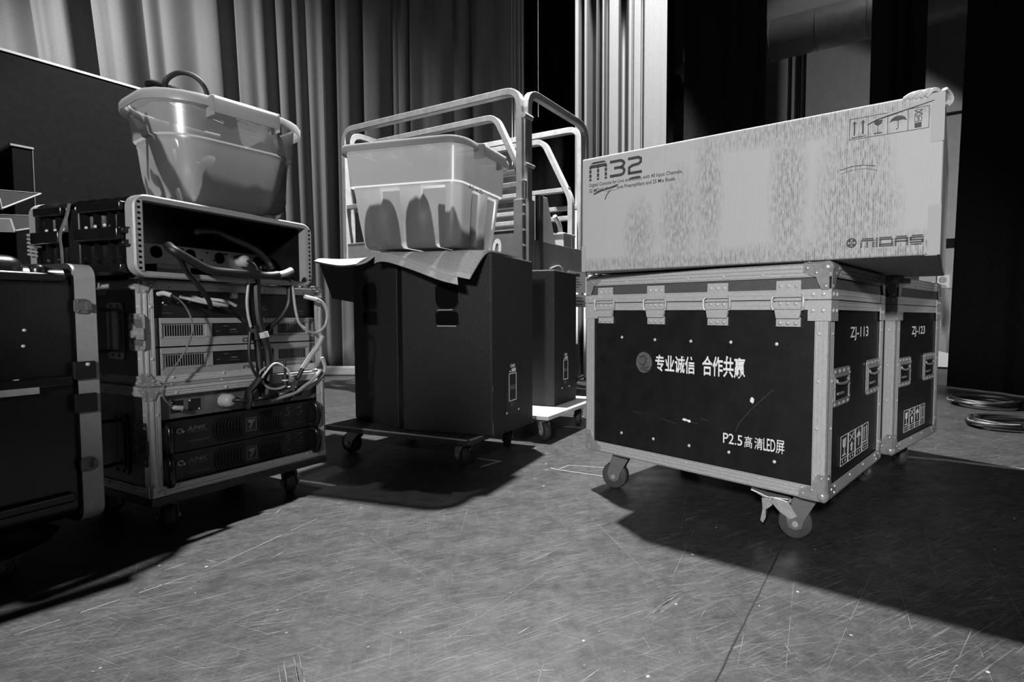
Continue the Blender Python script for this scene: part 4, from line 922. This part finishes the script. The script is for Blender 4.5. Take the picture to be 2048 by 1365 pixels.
sp2 = speaker('black loudspeaker alone on the rear dolly, behind the carpeted pair', (-.372, 2.87, .141), foot2, .756, None)
plate(sp2, wallframe(foot2[0], foot2[1]), .138, .115, .272, .055, 'KM8')

def dolly(label, N, yaw, a, c, m, spots, R=.048):
    t = thing('dolly', label, 'dolly', (N[0], N[1], 0), yaw, 'flat wooden dollies under loudspeakers')
    b = MB(); b.box((0, 0, .118), (a, c, .1405)); b.build('deck_board', m, t, .003)
    if m == 'deck':
        b = MB(); b.box((-.002, .01, .1385), (.012, c-.02, .1411)); b.box((.01, -.002, .1385), (.20, .012, .1411)); b.build('worn_edge', 'binding', t)
    for x, y, an in spots: caster(t, x, y, .118, R, .032, an, 0, False, 'rubber', 'galv', .03)
    return t
dolly('worn black wooden dolly under the two carpeted loudspeakers', (-.615, 2.085), 69, .52, .80, 'deck', [(.09, .09, 60), (.09, .70, 95), (.43, .10, 40), (.43, .70, 30)])
dolly('pale plywood dolly under the rear loudspeaker', (-.368, 2.60), 69, .66, .52, 'ply', [(.08, .08, 235), (.52, .08, 200), (.08, .44, 60), (.52, .44, 60)])

# carpet mat draped over the speaker tops
rows = [
 [(-1.50,2.56,.905),(-1.30,2.42,.872),(-1.16,2.36,.882),(-1.045,2.275,.914),(-.89,2.17,.878),(-.72,2.08,.822),(-.60,2.065,.795)],
 [(-1.495,2.60,.922),(-1.33,2.50,.900),(-1.18,2.42,.905),(-1.04,2.31,.922),(-.88,2.235,.914),(-.71,2.19,.912),(-.555,2.135,.900)],
 [(-1.47,2.68,.926),(-1.34,2.58,.918),(-1.18,2.50,.917),(-1.02,2.40,.916),(-.86,2.33,.9155),(-.69,2.27,.9155),(-.525,2.22,.9155)],
 [(-1.42,2.85,.925),(-1.28,2.78,.918),(-1.12,2.70,.916),(-.96,2.62,.9155),(-.80,2.55,.9155),(-.64,2.50,.9155),(-.475,2.43,.9155)],
]
crp = thing('carpet_mat', 'grey carpet mat with bound edge draped over the two loudspeakers', 'carpet', (-1.0, 2.4, .9))
o0 = Vector((-1.0, 2.4, .9))
fine = []
for r in rows: fine.append(smooth([Vector(p)-o0 for p in r], 6))
cols = list(zip(*fine)); full = []
for c_ in cols: full.append(smooth(list(c_), 6))
b = MB(); n = len(full); m_ = len(full[0])
def sheet(b, j0, j1, dz=0, t=.007):
    top = [[b.v(full[i][j]+Vector((0, 0, dz))) for j in range(j0, j1)] for i in range(n)]
    bt = [[b.v(full[i][j]+Vector((0, 0, dz-t))) for j in range(j0, j1)] for i in range(n)]
    k = j1-j0
    for i in range(n-1):
        for j in range(k-1):
            b.face([top[i][j], top[i+1][j], top[i+1][j+1], top[i][j+1]]); b.face([bt[i][j], bt[i][j+1], bt[i+1][j+1], bt[i+1][j]])
        b.face([top[i][0], bt[i][0], bt[i+1][0], top[i+1][0]]); b.face([top[i][-1], top[i+1][-1], bt[i+1][-1], bt[i][-1]])
    for j in range(k-1):
        b.face([top[0][j], top[0][j+1], bt[0][j+1], bt[0][j]]); b.face([top[-1][j], bt[-1][j], bt[-1][j+1], top[-1][j+1]])
sheet(b, 1, m_); b.build('pile', 'rug', crp, 0, True)
b = MB(); sheet(b, 0, 2, .0004, .008); b.build('bound_edge', 'binding', crp, 0, True)
b = MB(); q = [full[i][0]+Vector((0, 0, -.008)) for i in range(n)]
sel = [q[i] for i in range(int(n*.45), int(n*.93))]
b.loft([[p, p+Vector((.012, -.03, -.030)), p+Vector((.012, -.03, -.033)), p+Vector((0, 0, -.003))] for p in sel]); b.build('backing_strip', 'binding', crp)
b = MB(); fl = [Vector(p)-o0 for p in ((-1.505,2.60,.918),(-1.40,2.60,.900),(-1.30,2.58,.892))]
b.loft([[p, p+Vector((-.0, .12, -.19)), p+Vector((0, .126, -.19)), p+Vector((0, .006, 0))] for p in fl]); b.build('added_dark_flap', 'flapdark', crp)  # dark sheet added to fill the dark patch left of the loudspeakers

# ------------------------------------------------------------------ scissor lift behind the loudspeakers
LN = Vector((-.64, 3.45, 0)); LY = math.degrees(math.atan2(.892, .452))
lift = thing('scissor_lift', 'grey scissor lift with pale tubular guard rails behind the loudspeakers', 'lift', LN, LY)
LA, LC = .78, 1.77                                                   # local x = short side, y = long side
ZD, ZT = .98, 2.105
b = MB(); b.box((.02, .05, .16), (LA-.02, LC-.05, .42)); b.box((.05, .15, .42), (LA-.05, LC-.12, .50)); b.build('chassis', 'liftdark', lift, .01)
for x in (.0, LA-.08):
    for y in (.22, LC-.30):
        b = MB(); b.lathe((x, y, .15), (1, 0, 0), [(0, .12), (.01, .15), (.07, .15), (.08, .12)], 24); b.build('wheel', 'rubber', lift, 0, True)
for k in range(4):
    z = .54+k*.105
    for x in (.10, .20, LA-.24, LA-.14):
        b = MB(); b.box((x, .12, z), (x+.05, LC-.14, z+.075)); b.cyl((x-.01, .2+.02*k, z+.037), (x+.06, .2+.02*k, z+.037), .03, 12); b.build('scissor_arm', 'liftgrey' if k % 2 else 'galv', lift, .004)
b = MB(); b.box((0, 0, ZD-.03), (LA, LC, ZD+.01)); b.build('platform_deck', 'liftgrey', lift, .004)
b = MB(); b.box((-.012, .0, ZD-.03), (.0, LC, ZD+.23)); b.box((-.014, .0, ZD+.222), (.004, LC, ZD+.232)); b.build('platform_skirt', 'liftgrey', lift, .003)
b = MB(); b.box((0, -.012, ZD-.03), (LA, .0, ZD+.17)); b.build('end_skirt', 'liftgrey', lift, .003)
b = MB(frame((-.0125, 0, 0), (0, -1, 0), (0, 0, 1), (-1, 0, 0))); b.text('30', -.345, ZD+.03, -.185, ZD+.18, .001, .03, .15); b.build('model_number', 'paint_white', lift)
def rail(name, pts, r=.026, m='galv', parent=None): 
    b = MB(); P = []
    for i, p in enumerate(pts): P.append(Vector(p))
    b.tube(P, r*1.25, 4, 1, rot=PI/4); return b.build(name, m, parent or lift, .004)
def bend(p0, p1, p2, R=.10, n=5):                                     # rounded bend of tube at p1
    p0, p1, p2 = Vector(p0), Vector(p1), Vector(p2); a = p1+(p0-p1).normalized()*R; c = p1+(p2-p1).normalized()*R
    return [a*(1-t)**2+p1*2*t*(1-t)+c*t*t for t in [i/n for i in range(n+1)]]
def hoop(name, x0, y0, x1, y1, zb0, zt, mids=()):
    a, c = (x0, y0, zb0), (x0, y0, zt); d, e = (x1, y1, zt), (x1, y1, zb0)
    o = rail(name, [a]+bend(a, c, d, .11)+bend(c, d, e, .11)+[e])
    for z in mids: rail('mid_rail', [(x0, y0, z), (x1, y1, z)], .02, parent=o)
    return o
hoop('guard_rail', 0, .03, 0, LC, ZD, ZT, (1.50,))
hoop('guard_rail', LA, .05, LA, LC, ZD, ZT-.0, (1.50,))
hoop('guard_rail', .03, 0, LA-.02, 0, ZD, ZT, ())
hoop('guard_rail', .05, LC+.02, LA-.05, LC+.02, ZD, ZT, (1.5,))
for x, s in ((.115, 1), (LA-.10, -1)):                              # extension-deck rails just inside, with a slanted front leg
    p = [(x, LC-.15, ZD), (x, LC-.15, ZT-.09), (x, .33, ZT-.09), (x, .075, ZT-.56), (x, .075, ZD)]
    o = rail('extension_rail', [p[0]]+bend(p[0], p[1], p[2], .11)+bend(p[1], p[2], p[3], .07)+bend(p[2], p[3], p[4], .05)+[p[4]], .024)
    for z in (1.62, 1.40): rail('mid_rail', [(x, .075 if z < 1.55 else .09, z), (x, LC-.15, z)], .02, parent=o)
for x, y in ((0, .03), (.03, 0)):
    b = MB(); b.box((x-.035, y-.035, ZD), (x+.035, y+.035, ZD+.42)); b.build('rail_socket', 'liftgrey', lift, .004)
b = MB(); b.cyl((-.035, -.02, 1.93), (.05, -.02, 1.93), .018, 12); b.cyl((-.03, -.03, 1.62), (.06, -.03, 1.62), .012, 10)
for z in (1.1, 1.2, 1.3, 1.36, 1.52): b.cyl((-.03, -.006, z), (.045, -.006, z), .008, 8)
b.build('hinge_bolt', 'steel', lift, 0, True)
b = MB(); b.box((.14, -.02, ZD-.16), (.18, .02, ZD+.48)); b.build('dark_post', 'liftdark', lift, .003)
b = MB(); b.loft([[(.30, .10+d, ZD+.16), (.52, .10+d, ZD+.16), (.40, .10+d, ZD+.52), (.31, .10+d, ZD+.52)] for d in (0, .10)]); b.build('slanted_guard', 'alu_pale', lift, .004)
b = MB(); b.box((.24, .02, ZD+.08), (.66, .28, ZD+.12)); b.box((.22, .0, ZD+.03), (.68, .30, ZD+.07)); b.build('step_tray', 'alu_pale', lift, .006)
b = MB(); b.box((.55, .06, ZD+.10), (.70, .20, ZD+.28)); b.box((.54, .05, ZD+.27), (.71, .21, ZD+.29)); ctl = b.build('control_box', 'alu_pale', lift, .006)
b = MB(); b.tube([(.60, .12, ZD+.29), (.59, .12, ZD+.34), (.56, .12, ZD+.38), (.52, .12, ZD+.41)], .018, 8, 3); b.build('joystick', 'alu_pale', ctl, 0, True)
b = MB(FY(0, -.0125)); b.box((.50, ZD-.16, 0), (.75, ZD-.005, .004)); o = b.build('warning_placard', 'white', lift)
b = MB(FY(0, -.0165)); b.box((.51, ZD-.04, 0), (.66, ZD-.015, .001))
for k in range(4): b.strip([(.515, ZD-.06-.02*k), (.64+.02*(k % 3), ZD-.06-.02*k)], .006, 0, .001)
b.build('placard_print', 'ink', o)
b = MB(FY(0, -.0125)); b.box((.58, ZD-.27, 0), (.78, ZD-.175, .004)); o = b.build('warning_placard', 'white', lift)
b = MB(FY(0, -.0165))
for k in range(3): b.strip([(.60, ZD-.20-.025*k), (.70+.02*(k % 2), ZD-.20-.025*k)], .006, 0, .001)
b.build('placard_print', 'ink', o)
b = MB(); b.tube([(.26, -.015, ZD-.01), (.36, -.02, ZD+.02), (.42, -.02, ZD-.01), (.43, -.02, ZD-.10), (.425, -.02, ZD-.22)], .006, 6, 4); b.build('control_lead', 'cablew', lift, 0, True)

# ------------------------------------------------------------------ room shell
def quadbox(name, pts, z0, z1, m):
    b = MB(); b.prism(pts, z0, z1); return struct(b.build(name, m))
fl = MB(); fl.box((-9, -6, -.05), (9, 10.5, 0)); fl.M = I4
floor = struct(fl.build('floor', 'floor'))
floor.data.materials.append(M['scuff']); floor.data.materials.append(M['scuff2'])
rnd = random.Random(12)
bmm = bmesh.new(); bmm.from_mesh(floor.data)
def streak(x0, y0, x1, y1, wd, mi, z=.0004):
    d = Vector((x1-x0, y1-y0, 0)); L_ = d.length
    if L_ < 1e-6: return
    t = d.normalized(); nn = Vector((-t.y, t.x, 0)); k = max(2, int(L_/.03)); A = []; B = []
    for i in range(k+1):
        f = i/k; c_ = Vector((x0, y0, z))+d*f+nn*rnd.uniform(-.15, .15)*wd; ww = wd*rnd.uniform(.35, 1)*(.25 if i in (0, k) else 1)
        A.append(bmm.verts.new(c_+nn*ww/2)); B.append(bmm.verts.new(c_-nn*ww/2))
    for i in range(k):
        if rnd.random() < .12 and L_ > .15: continue
        fc = bmm.faces.new((B[i], B[i+1], A[i+1], A[i])); fc.material_index = mi
def blob(x, y, r, mi, z=.0005):
    n = rnd.randint(5, 8); e = rnd.uniform(.5, 1); a0 = rnd.uniform(0, 3)
    vs = []
    for i in range(n):
        a = 2*PI*i/n; p = Vector((math.cos(a)*r*rnd.uniform(.6, 1.2), math.sin(a)*r*e*rnd.uniform(.6, 1.2), 0)); p.rotate(Matrix.Rotation(a0, 3, 'Z')); vs.append(bmm.verts.new(p+Vector((x, y, z))))
    f = bmm.faces.new(vs); f.material_index = mi
streak(-1.236, .995, -1.05, 1.29, .0028, 1); streak(-1.05, 1.29, -.955, 1.66, .0025, 1); streak(-1.15, .99, -.93, 1.45, .0018, 2)
streak(-.85, 1.02, -.66, 1.30, .002, 2); streak(-.62, .95, -.48, 1.15, .0016, 2); streak(-.40, .93, -.15, 1.35, .0016, 2)
for k in range(240):                                               # long faint scratches, mostly running one way
    x, y = rnd.uniform(-1.6, 2.2), rnd.uniform(.75, 5.2); a = rnd.gauss(1.05, .35) if rnd.random() < .65 else rnd.uniform(0, PI); l_ = rnd.uniform(.08, .5)
    streak(x, y, x+math.cos(a)*l_, y+math.sin(a)*l_, rnd.uniform(.0008, .0016), 2)
for k in range(130):
    x, y = rnd.uniform(-1.5, 2.0), rnd.uniform(.75, 3.6); a = rnd.gauss(.6, .6); l_ = rnd.uniform(.015, .06)
    streak(x, y, x+math.cos(a)*l_, y+math.sin(a)*l_, rnd.uniform(.0016, .0045), rnd.choice((1, 2, 2)))
for k in range(8):                                                 # broad scuffs
    x, y = rnd.uniform(-1.3, 1.6), rnd.uniform(.8, 3.0); a = rnd.gauss(.7, .3); l_ = rnd.uniform(.05, .12)
    streak(x, y, x+math.cos(a)*l_, y+math.sin(a)*l_, rnd.uniform(.004, .007), 2)
for (x0, y0, x1, y1, n_, sp_) in ((.05, 1.08, .15, 1.20, 14, .010), (-.55, .86, -.40, .78, 14, .012), (-.62, .96, -.53, .84, 10, .010), (-.28, 1.30, -.14, 1.46, 8, .012), (.55, .95, .66, 1.0, 8, .012)):
    for k in range(n_):
        dx, dy, f0, f1 = rnd.gauss(0, sp_), rnd.gauss(0, sp_*.6), rnd.uniform(0, .35), rnd.uniform(.6, 1)
        streak(x0+(x1-x0)*f0+dx, y0+(y1-y0)*f0+dy, x0+(x1-x0)*f1+dx, y0+(y1-y0)*f1+dy, rnd.uniform(.001, .003), 2)
for k in range(700): blob(rnd.uniform(-1.6, 2.2), rnd.uniform(.75, 4.2), rnd.choice((.0008, .0011, .0015, .002, .003)), 1)
bmm.to_mesh(floor.data); bmm.free()
b = MB(); q = [(.165, .70), (.172, .90), (.235, 1.02), (.30, 1.15), (.365, 1.28), (.43, 1.40), (.62, 1.76), (1.2, 2.9)]
q = [(.10, .765), (.17, .90), (.24, 1.035), (.30, 1.15), (.365, 1.275), (.43, 1.40), (.60, 1.73), (1.2, 2.9)]
b.strip([(p[0]+random.uniform(-.001, .001), p[1]) for p in smooth([Vector((x, y, 0)) for x, y in q], 6)], .0035, .0001, .0007); struct(b.build('trim_1', 'seam'))
def mark(label, pts, wd, closed=False):
    b = MB(); o = Vector((pts[0][0], pts[0][1], 0)); b.strip([(p[0]-o.x, p[1]-o.y) for p in pts], wd, .0002, .0010, closed)
    m_ = b.build('floor_mark', 'mark'); m_.location = o; return tag(m_, label, 'floor marking')
mark('pale V-shaped line on the floor under the loudspeaker dolly', [(-.655, 2.335), (-.538, 2.29), (-.60, 2.20)], .011)
mark('thin pale outline of an open rectangle on the floor left of the front flight case', [(-.262, 2.175), (-.228, 2.232), (-.02, 2.185)], .004)
mark('thin pale straight line on the floor before the rectangle outline', [(-.30, 2.19), (-.272, 2.168), (-.03, 2.06)], .005)
mark('short pale line on the floor behind the front dolly casters', [(-.60, 2.69), (-.45, 2.63)], .014)
mark('pale line on the floor beside the rack stack', [(-1.30, 2.02), (-1.16, 1.975), (-1.08, 1.945)], .018)
mark('long painted strip of light on the floor right of the flight cases', [(1.20, 2.44), (1.45, 2.36), (1.75, 2.19)], .030)  # pale strip painting the lit edge of a floor shadow
mark('pale line on the floor behind the rear dolly', [(-.40, 3.05), (-.22, 2.98)], .014)

# walls far behind
struct_wall = quadbox('wall_back', [(-9, 10.2), (9, 10.2), (9, 10.4), (-9, 10.4)], 0, 7, 'wallback')
wr = MB(); A_, B_ = Vector((.2, 9.17, 0)), Vector((7.6, 4.91, 0)); d_ = (B_-A_).normalized(); n_ = Vector((d_.y, -d_.x, 0)); n_ = n_ if n_.y < 0 else -n_
WF = frame(A_, d_, (0, 0, 1), n_); WL = (B_-A_).length
wr.M = WF; wr.box((0, 0, -.15), (WL, 6.5, 0)); struct(wr.build('wall_right', 'wall'))
def onwall(px_u, z): return WF @ Vector((px_u, z, 0))
b = MB(WF); b.box((0, 0, .001), (WL, .10, .02)); struct(b.build('baseboard_right', 'liftdark', None, .004))
b = MB(WF); b.box((0, 3.24, .001), (WL, 3.262, .03)); b.build('conduit', 'drape', None); ob = bpy.data.objects['conduit']; tag(ob, 'thin dark conduit running level along the grey wall', 'conduit')
b = MB(WF); b.box((3.2, 1.54, .001), (WL, 1.66, .03)); tag(b.build('wall_rail', 'drape'), 'dark rail along the grey wall behind the flight cases', 'rail')
for k, u in enumerate((2.62, 2.72, 2.76, 2.82)):
    b = MB(WF); b.cyl((u, 2.9, .03), (u, 4.6, .03), .012, 8); o = b.build('wall_pipe', 'drape', None, 0, True)
    tag(o, ('leftmost of four thin dark pipes on the grey wall', 'second from left of four thin dark pipes on the grey wall', 'third from left of four thin dark pipes on the grey wall', 'rightmost of four thin dark pipes on the grey wall')[k], 'pipe', 'thin pipes on the grey wall')
t = thing('power_outlet', 'white wall outlet with two round sockets beside the black drape', 'outlet', onwall(4.60, 1.0), math.degrees(math.atan2(d_.y, d_.x)))
b = MB(FY()); b.box((-.06, -.03, .0), (.08, .20, .03)); b.build('outlet_plate', 'white', t, .004)
for v in (.03, .13):
    b = MB(FY()); b.lathe((.01, v, .03), (0, 0, 1), [(0, .04), (.02, .04), (.02, .025)], 14); b.build('socket', 'galv', t, 0, True)
b = MB(); NX, NZ = 24, 18; rings = []
for j in range(NZ+1):
    z = .16+.86*j/NZ; rings.append([(.62*i/NX-.2, -.12-.03*math.sin(i*.9+j*.25)-.05*math.exp(-((i-8-j*.5)/2.2)**2), z) for i in range(NX+1)])
vs = [[b.v(p) for p in r] for r in rings]
for j in range(NZ):
    for i in range(NX): b.face([vs[j][i], vs[j][i+1], vs[j+1][i+1], vs[j+1][i]])
o = b.build('hanging_cloth', 'cloth', None, 0, True); o.location = onwall(4.55, 0)+n_*.05; o.rotation_euler.z = math.atan2(d_.y, d_.x)
md = o.modifiers.new('solidify', 'SOLIDIFY'); md.thickness = .008
tag(o, 'grey cloth hanging on the wall between flight case and black drape', 'cloth')
b = MB(); b.prism([(0, .0), (.5, .0), (.5, .10), (.0, .22)], 0, .02); o = b.build('white_board', 'white', None, .002); o.location = onwall(4.5, .02)+n_*.34; o.rotation_euler = (PI/2, 0, math.atan2(d_.y, d_.x)); tag(o, 'white board leaning low under the hanging cloth', 'board')

# round air duct high on the wall
t = thing('air_duct', 'round grey air duct running high along the wall', 'duct', onwall(1.2, 4.52), math.degrees(math.atan2(d_.y, d_.x)))
b = MB(); b.lathe((0, -.45, 0), (1, 0, 0), [(0, .26)]+[(x+dx, .26+dr) for x in [k*.62 for k in range(1, 9)] for dx, dr in ((-.012, 0), (-.006, .008), (.006, .008), (.012, 0))]+[(5.6, .26)], 28); b.build('duct_tube', 'ductm', t, 0, True)
b = MB(); b.box((3.1, -.74, -.10), (3.75, -.66, .14)); b.build('duct_grille', 'liftdark', t, .004)
t = thing('wall_cabinet', 'small glazed wall cabinet right of the bright curtain', 'cabinet', onwall(.62, 4.1), math.degrees(math.atan2(d_.y, d_.x)))
b = MB(FY()); b.box((-.12, 0, 0), (.26, .42, .10)); b.build('cabinet_body', 'liftdark', t)
b = MB(FY()); b.strip([(-.12, 0), (.26, 0), (.26, .42), (-.12, .42)], .02, .10, .115, True); b.strip([(-.1, .20), (.24, .22)], .008, .10, .11); b.strip([(-.1, .30), (.24, .25)], .005, .10, .11); b.build('cabinet_frame', 'galv', t)

# ------------------------------------------------------------------ curtains
def curtain(name, label, P0, P1, z0, z1, prof, m, nx=260, nz=10, lean=None, group=None, hem=False, cat='curtain'):
    P0, P1 = vec(P0), vec(P1); d = (P1-P0); L_ = d.length; d.normalize(); nn = Vector((d.y, -d.x, 0))
    b = MB(); V = []
    for j in range(nz+1):
        z = z0+(z1-z0)*j/nz; r = []
        for i in range(nx+1):
            s = L_*i/nx; off = prof(s, z); sh = lean(P0.x+d.x*s, z) if lean else 0
            p = P0+d*(s+sh)+nn*off; r.append(b.v((p.x-P0.x, p.y-P0.y, z)))
        V.append(r)
    for j in range(nz):
        for i in range(nx): b.face([V[j][i], V[j][i+1], V[j+1][i+1], V[j+1][i]])
    o = b.build(name, m, None, 0, True); o.location = (P0.x, P0.y, 0)
    for p in o.data.polygons: p.use_smooth = True
    md = o.modifiers.new('solidify', 'SOLIDIFY'); md.thickness = .006; md.offset = 1
    tag(o, label, cat, group); return o
def folds(seed, spacing, amp):
    rnd = random.Random(seed); F_ = []; s = 0
    while s < 14: s += spacing*rnd.uniform(.45, 1.5); F_.append((s, spacing*rnd.uniform(.15, .42), amp*rnd.uniform(.35, 1), rnd.uniform(-.03, .03)))
    return F_
def gz(F_, extra=()):
    def f(s, z):
        o = 0
        for c_, w_, a_, k_ in F_:
            t = (s-c_-k_*(z-2)*.4)/w_
            if abs(t) < 3: o -= a_*math.exp(-t*t)
        for c_, w_, a_ in extra:
            t = (s-c_)/w_
            if abs(t) < 3: o -= a_*math.exp(-t**4)
        return o
    return f
# grey curtain: positions of its deep gaps and soft folds along the hang, metres from the left end at x=-7
def xs(px): return (px-1244)/1046*5.5+7
soft = [(xs(60), .09, .16, 0), (xs(115), .05, .04, 0), (xs(235), .04, .03, 0), (xs(283), .07, .18, 0), (xs(330), .05, .05, 0), (xs(392), .10, .10, 0), (xs(520), .05, .03, 0), (xs(553), .06, .10, 0), (xs(590), .04, .04, 0), (xs(612), .07, .10, 0), (xs(640), .05, .05, 0),
        (xs(722), .05, .14, 0), (xs(782), .05, .10, 0), (xs(800), .03, .06, 0), (xs(850), .06, .05, 0), (xs(905), .06, .07, 0), (xs(945), .04, .06, 0), (xs(985), .06, .06, 0), (xs(-60), .1, .1, 0), (xs(-140), .1, .12, 0)]
deep = [(xs(177), .10, 1.1), (xs(467), .055, 1.0), (xs(669), .05, .5), (xs(822), .015, .12), (xs(940), .015, .1)]
rip = folds(3, .16, .022)
gf = gz(soft+rip, deep)
curtain('stage_curtain', 'wide pleated grey stage curtain across the left background', (-7, 5.5), (-1.02, 5.5), .075, 5.6, gf, 'curtain', 620, 24, lean=lambda x, z: (.06*min(0, x+2.9))*(z-3.97)*.6)
b = MB(); b.box((0, -.03, .0), (5.98, .03, .10)); o = b.build('curtain_hem', 'curtain', None, .02, seg=3); o.location = (-7, 5.47, 0); tag(o, 'heavy weighted hem lying on the floor under the grey curtain', 'hem')
for k, px in enumerate((184, 474, 676)):                              # seam strips in the gaps
    pass
pale = [(.02, .03, .30, 0)]
pal_deep = [(.16, .035, .45), (.305, .018, .25), (.47, .035, .5), (.655, .012, .2), (.06, .02, .3), (.56, .008, .1), (.235, .02, .35)]
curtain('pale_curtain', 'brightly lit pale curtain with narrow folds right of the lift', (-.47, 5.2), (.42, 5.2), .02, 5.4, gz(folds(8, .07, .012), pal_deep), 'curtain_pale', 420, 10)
curtain('black_curtain', 'black curtain filling the gap behind the lift', (-1.2, 6.3), (.6, 6.3), .02, 5.6, gz(folds(5, .2, .08)), 'drape', 120, 6)
curtain('dark_curtain', 'dark masking curtain just right of the bright pale curtain', (.68, 6.0), (1.12, 6.0), .02, 5.4, gz(folds(6, .16, .06)), 'drape_mid', 120, 6, group='dark masking curtains by the grey wall')
curtain('dark_curtain', 'dark masking curtain left of the grey wall and air duct', (1.10, 6.1), (1.63, 6.1), .02, 5.4, gz(folds(16, .13, .05)), 'drape_mid', 120, 6, group='dark masking curtains by the grey wall')
curtain('dark_curtain', 'narrow dark curtain leg hanging before the grey wall, above the carton', (2.63, 5.6), (3.19, 5.6), .02, 5.4, gz([(.0, .1, .1, 0), (.26, .05, .06, 0), (.45, .12, .12, 0)]), 'drape_mid', 80, 6, group='dark masking curtains by the grey wall')
# big black drape at the right edge, its free edge leaning slightly
curtain('black_drape', 'large black drape at the right edge, above the coiled cables', (3.0, 4.80), (3.95, 2.8), .012, 5.2, gz(folds(9, .3, .05)), 'drape', 120, 8, lean=lambda x, z: .02*z)
# hanging cords
for k, (x, zb_, lab) in enumerate(((-1.0, 2.0, 'leftmost'), (-.975, 2.0, 'second from left'), (-.935, 2.28, 'third from left'), (-.905, 2.0, 'fourth from left'), (-.765, 2.43, 'rightmost, apart from the others'))):
    b = MB(); b.cyl((0, 0, 0), (0, 0, 5.5-zb_), .0024, 6); o = b.build('rope', 'white'); o.location = (x, 4.8, zb_); tag(o, 'thin white cord hanging in the dark gap above the lift, '+lab, 'cord', 'white cords above the lift')

# ------------------------------------------------------------------ tall panel, case and music stands at the left
bo = thing('partition_board', 'tall black panel with a pale top edge behind the rack stack', 'panel', (-3.13, 2.39, 0), 59)
b = MB(); b.box((-.12, -.03, .02), (1.15, .01, 1.903)); b.build('board', 'board', bo, .002)
b = MB(); b.box((-.12, -.034, 1.903), (1.15, .014, 1.915)); b.build('edge_strip', 'alu_pale', bo)
b = MB(); b.box((-.2, -.2, 0), (-.1, .2, .02)); b.box((.8, -.2, 0), (.9, .2, .02)); b.build('foot', 'black', bo)
cs = thing('black_case', 'plain black case with a pale top edge at the far left, below the tall panel', 'case', (-2.42, 2.18, 0), 150)
b = MB(); b.box((0, 0, .10), (.36, .06, 1.316)); b.build('case_body', 'board', cs, .003)
b = MB(); b.box((-.002, -.002, 1.316), (.36, .062, 1.324)); b.build('edge_strip', 'alu_pale', cs)
b = MB(); b.box((-.001, .0, .10), (.001, .003, 1.316)); b.build('side_edge', 'darksteel', cs)
b = MB(); b.box((.03, -.05, 0), (.08, .1, .10)); b.build('foot', 'black', cs); b = MB(); b.box((.28, -.05, 0), (.33, .1, .10)); b.build('foot', 'black', cs)
def music_stand(label, loc, yaw, tilt):
    t = thing('music_stand', label, 'music stand', (loc[0], loc[1], 0), yaw, 'folding music stands at the far left')
    z = loc[2]; ct, st_ = math.cos(tilt), math.sin(tilt)
    b = MB(frame((0, 0, z), (1, 0, 0), (0, ct, st_), (0, -st_, ct)))
    b.box((-.25, -.15, 0), (.25, .17, .003)); d = b.build('desk_plate', 'black', t)
    b = MB(frame((0, 0, z), (1, 0, 0), (0, ct, st_), (0, -st_, ct)))
    b.box((-.25, -.155, 0), (.25, -.149, .04)); b.strip([(-.25, .17), (.25, .17), (.25, -.15)], .004, .003, .006); b.strip([(-.25, .17), (-.25, -.15)], .004, .003, .006); b.build('desk_edge', 'alu_pale', d)
    b = MB(); b.cyl((0, 0, .03), (0, 0, z-.01), .011, 10); b.build('stem', 'black', t, 0, True)
    for k in range(3):
        a = k*2*PI/3; b = MB(); b.tube([(0, 0, .20), (.08*math.cos(a), .08*math.sin(a), .10), (.14*math.cos(a), .14*math.sin(a), .008)], .008, 6, 3); b.build('leg', 'black', t, 0, True)
music_stand('upper black music stand with pale desk edges at the far left', (-2.46, 1.85, 1.06), 30, .35)
music_stand('lower black music stand with pale desk edges at the far left', (-2.10, 1.70, .935), 8, .30)

# ------------------------------------------------------------------ coiled cables on the floor at the right
def coil(label, loc, R, n, seed, m, ex=1., z=.012, r=.006, extra=()):
    rnd = random.Random(seed); P = []; c = Vector(loc)
    for k in range(n*9):
        a = k*2*PI/9; q = R*(1+.10*math.sin(k*.73+seed)+rnd.uniform(-.06, .06))
        P.append(c+Vector((q*ex*math.cos(a), q*math.sin(a), z+.008*(k/9 % 5)+.004*math.sin(k*1.3))))
    return cable('coiled_cable', label, P, r, m, 'cable', 'coiled cables on the floor', extra, sub=4, n=6)
c1 = (2.66, 3.82, 0)
coil('upper flat coil of pale-edged cable on the floor under the black drape', c1, .205, 9, 2, 'cable', 1.0, .02, .0065)
coil('thin pale strand of painted highlight wound through the upper coil on the floor under the black drape', c1, .20, 2, 5, 'silver', 1.02, .035, .003)  # pale strand paints the thin highlights on the black loops
c2 = (2.28, 3.07, 0)
coil('lower tangled coil of black cable on the floor, nearer the flight cases', c2, .15, 8, 7, 'cable', 1.5, .014, .0075,
     [('pale_plug', [(2.42, 3.10, .065), (2.47, 3.10, .068), (2.50, 3.10, .066)], .016, 'white'), ('dark_plug', [(2.08, 3.06, .05), (2.11, 3.08, .06), (2.13, 3.12, .05)], .02, 'cable')])
coil('thin pale strand of painted highlight wound through the lower coil on the floor', (2.30, 3.05, 0), .16, 2, 12, 'silver', 1.45, .03, .003)  # highlights of the lower coil, painted as a pale strand
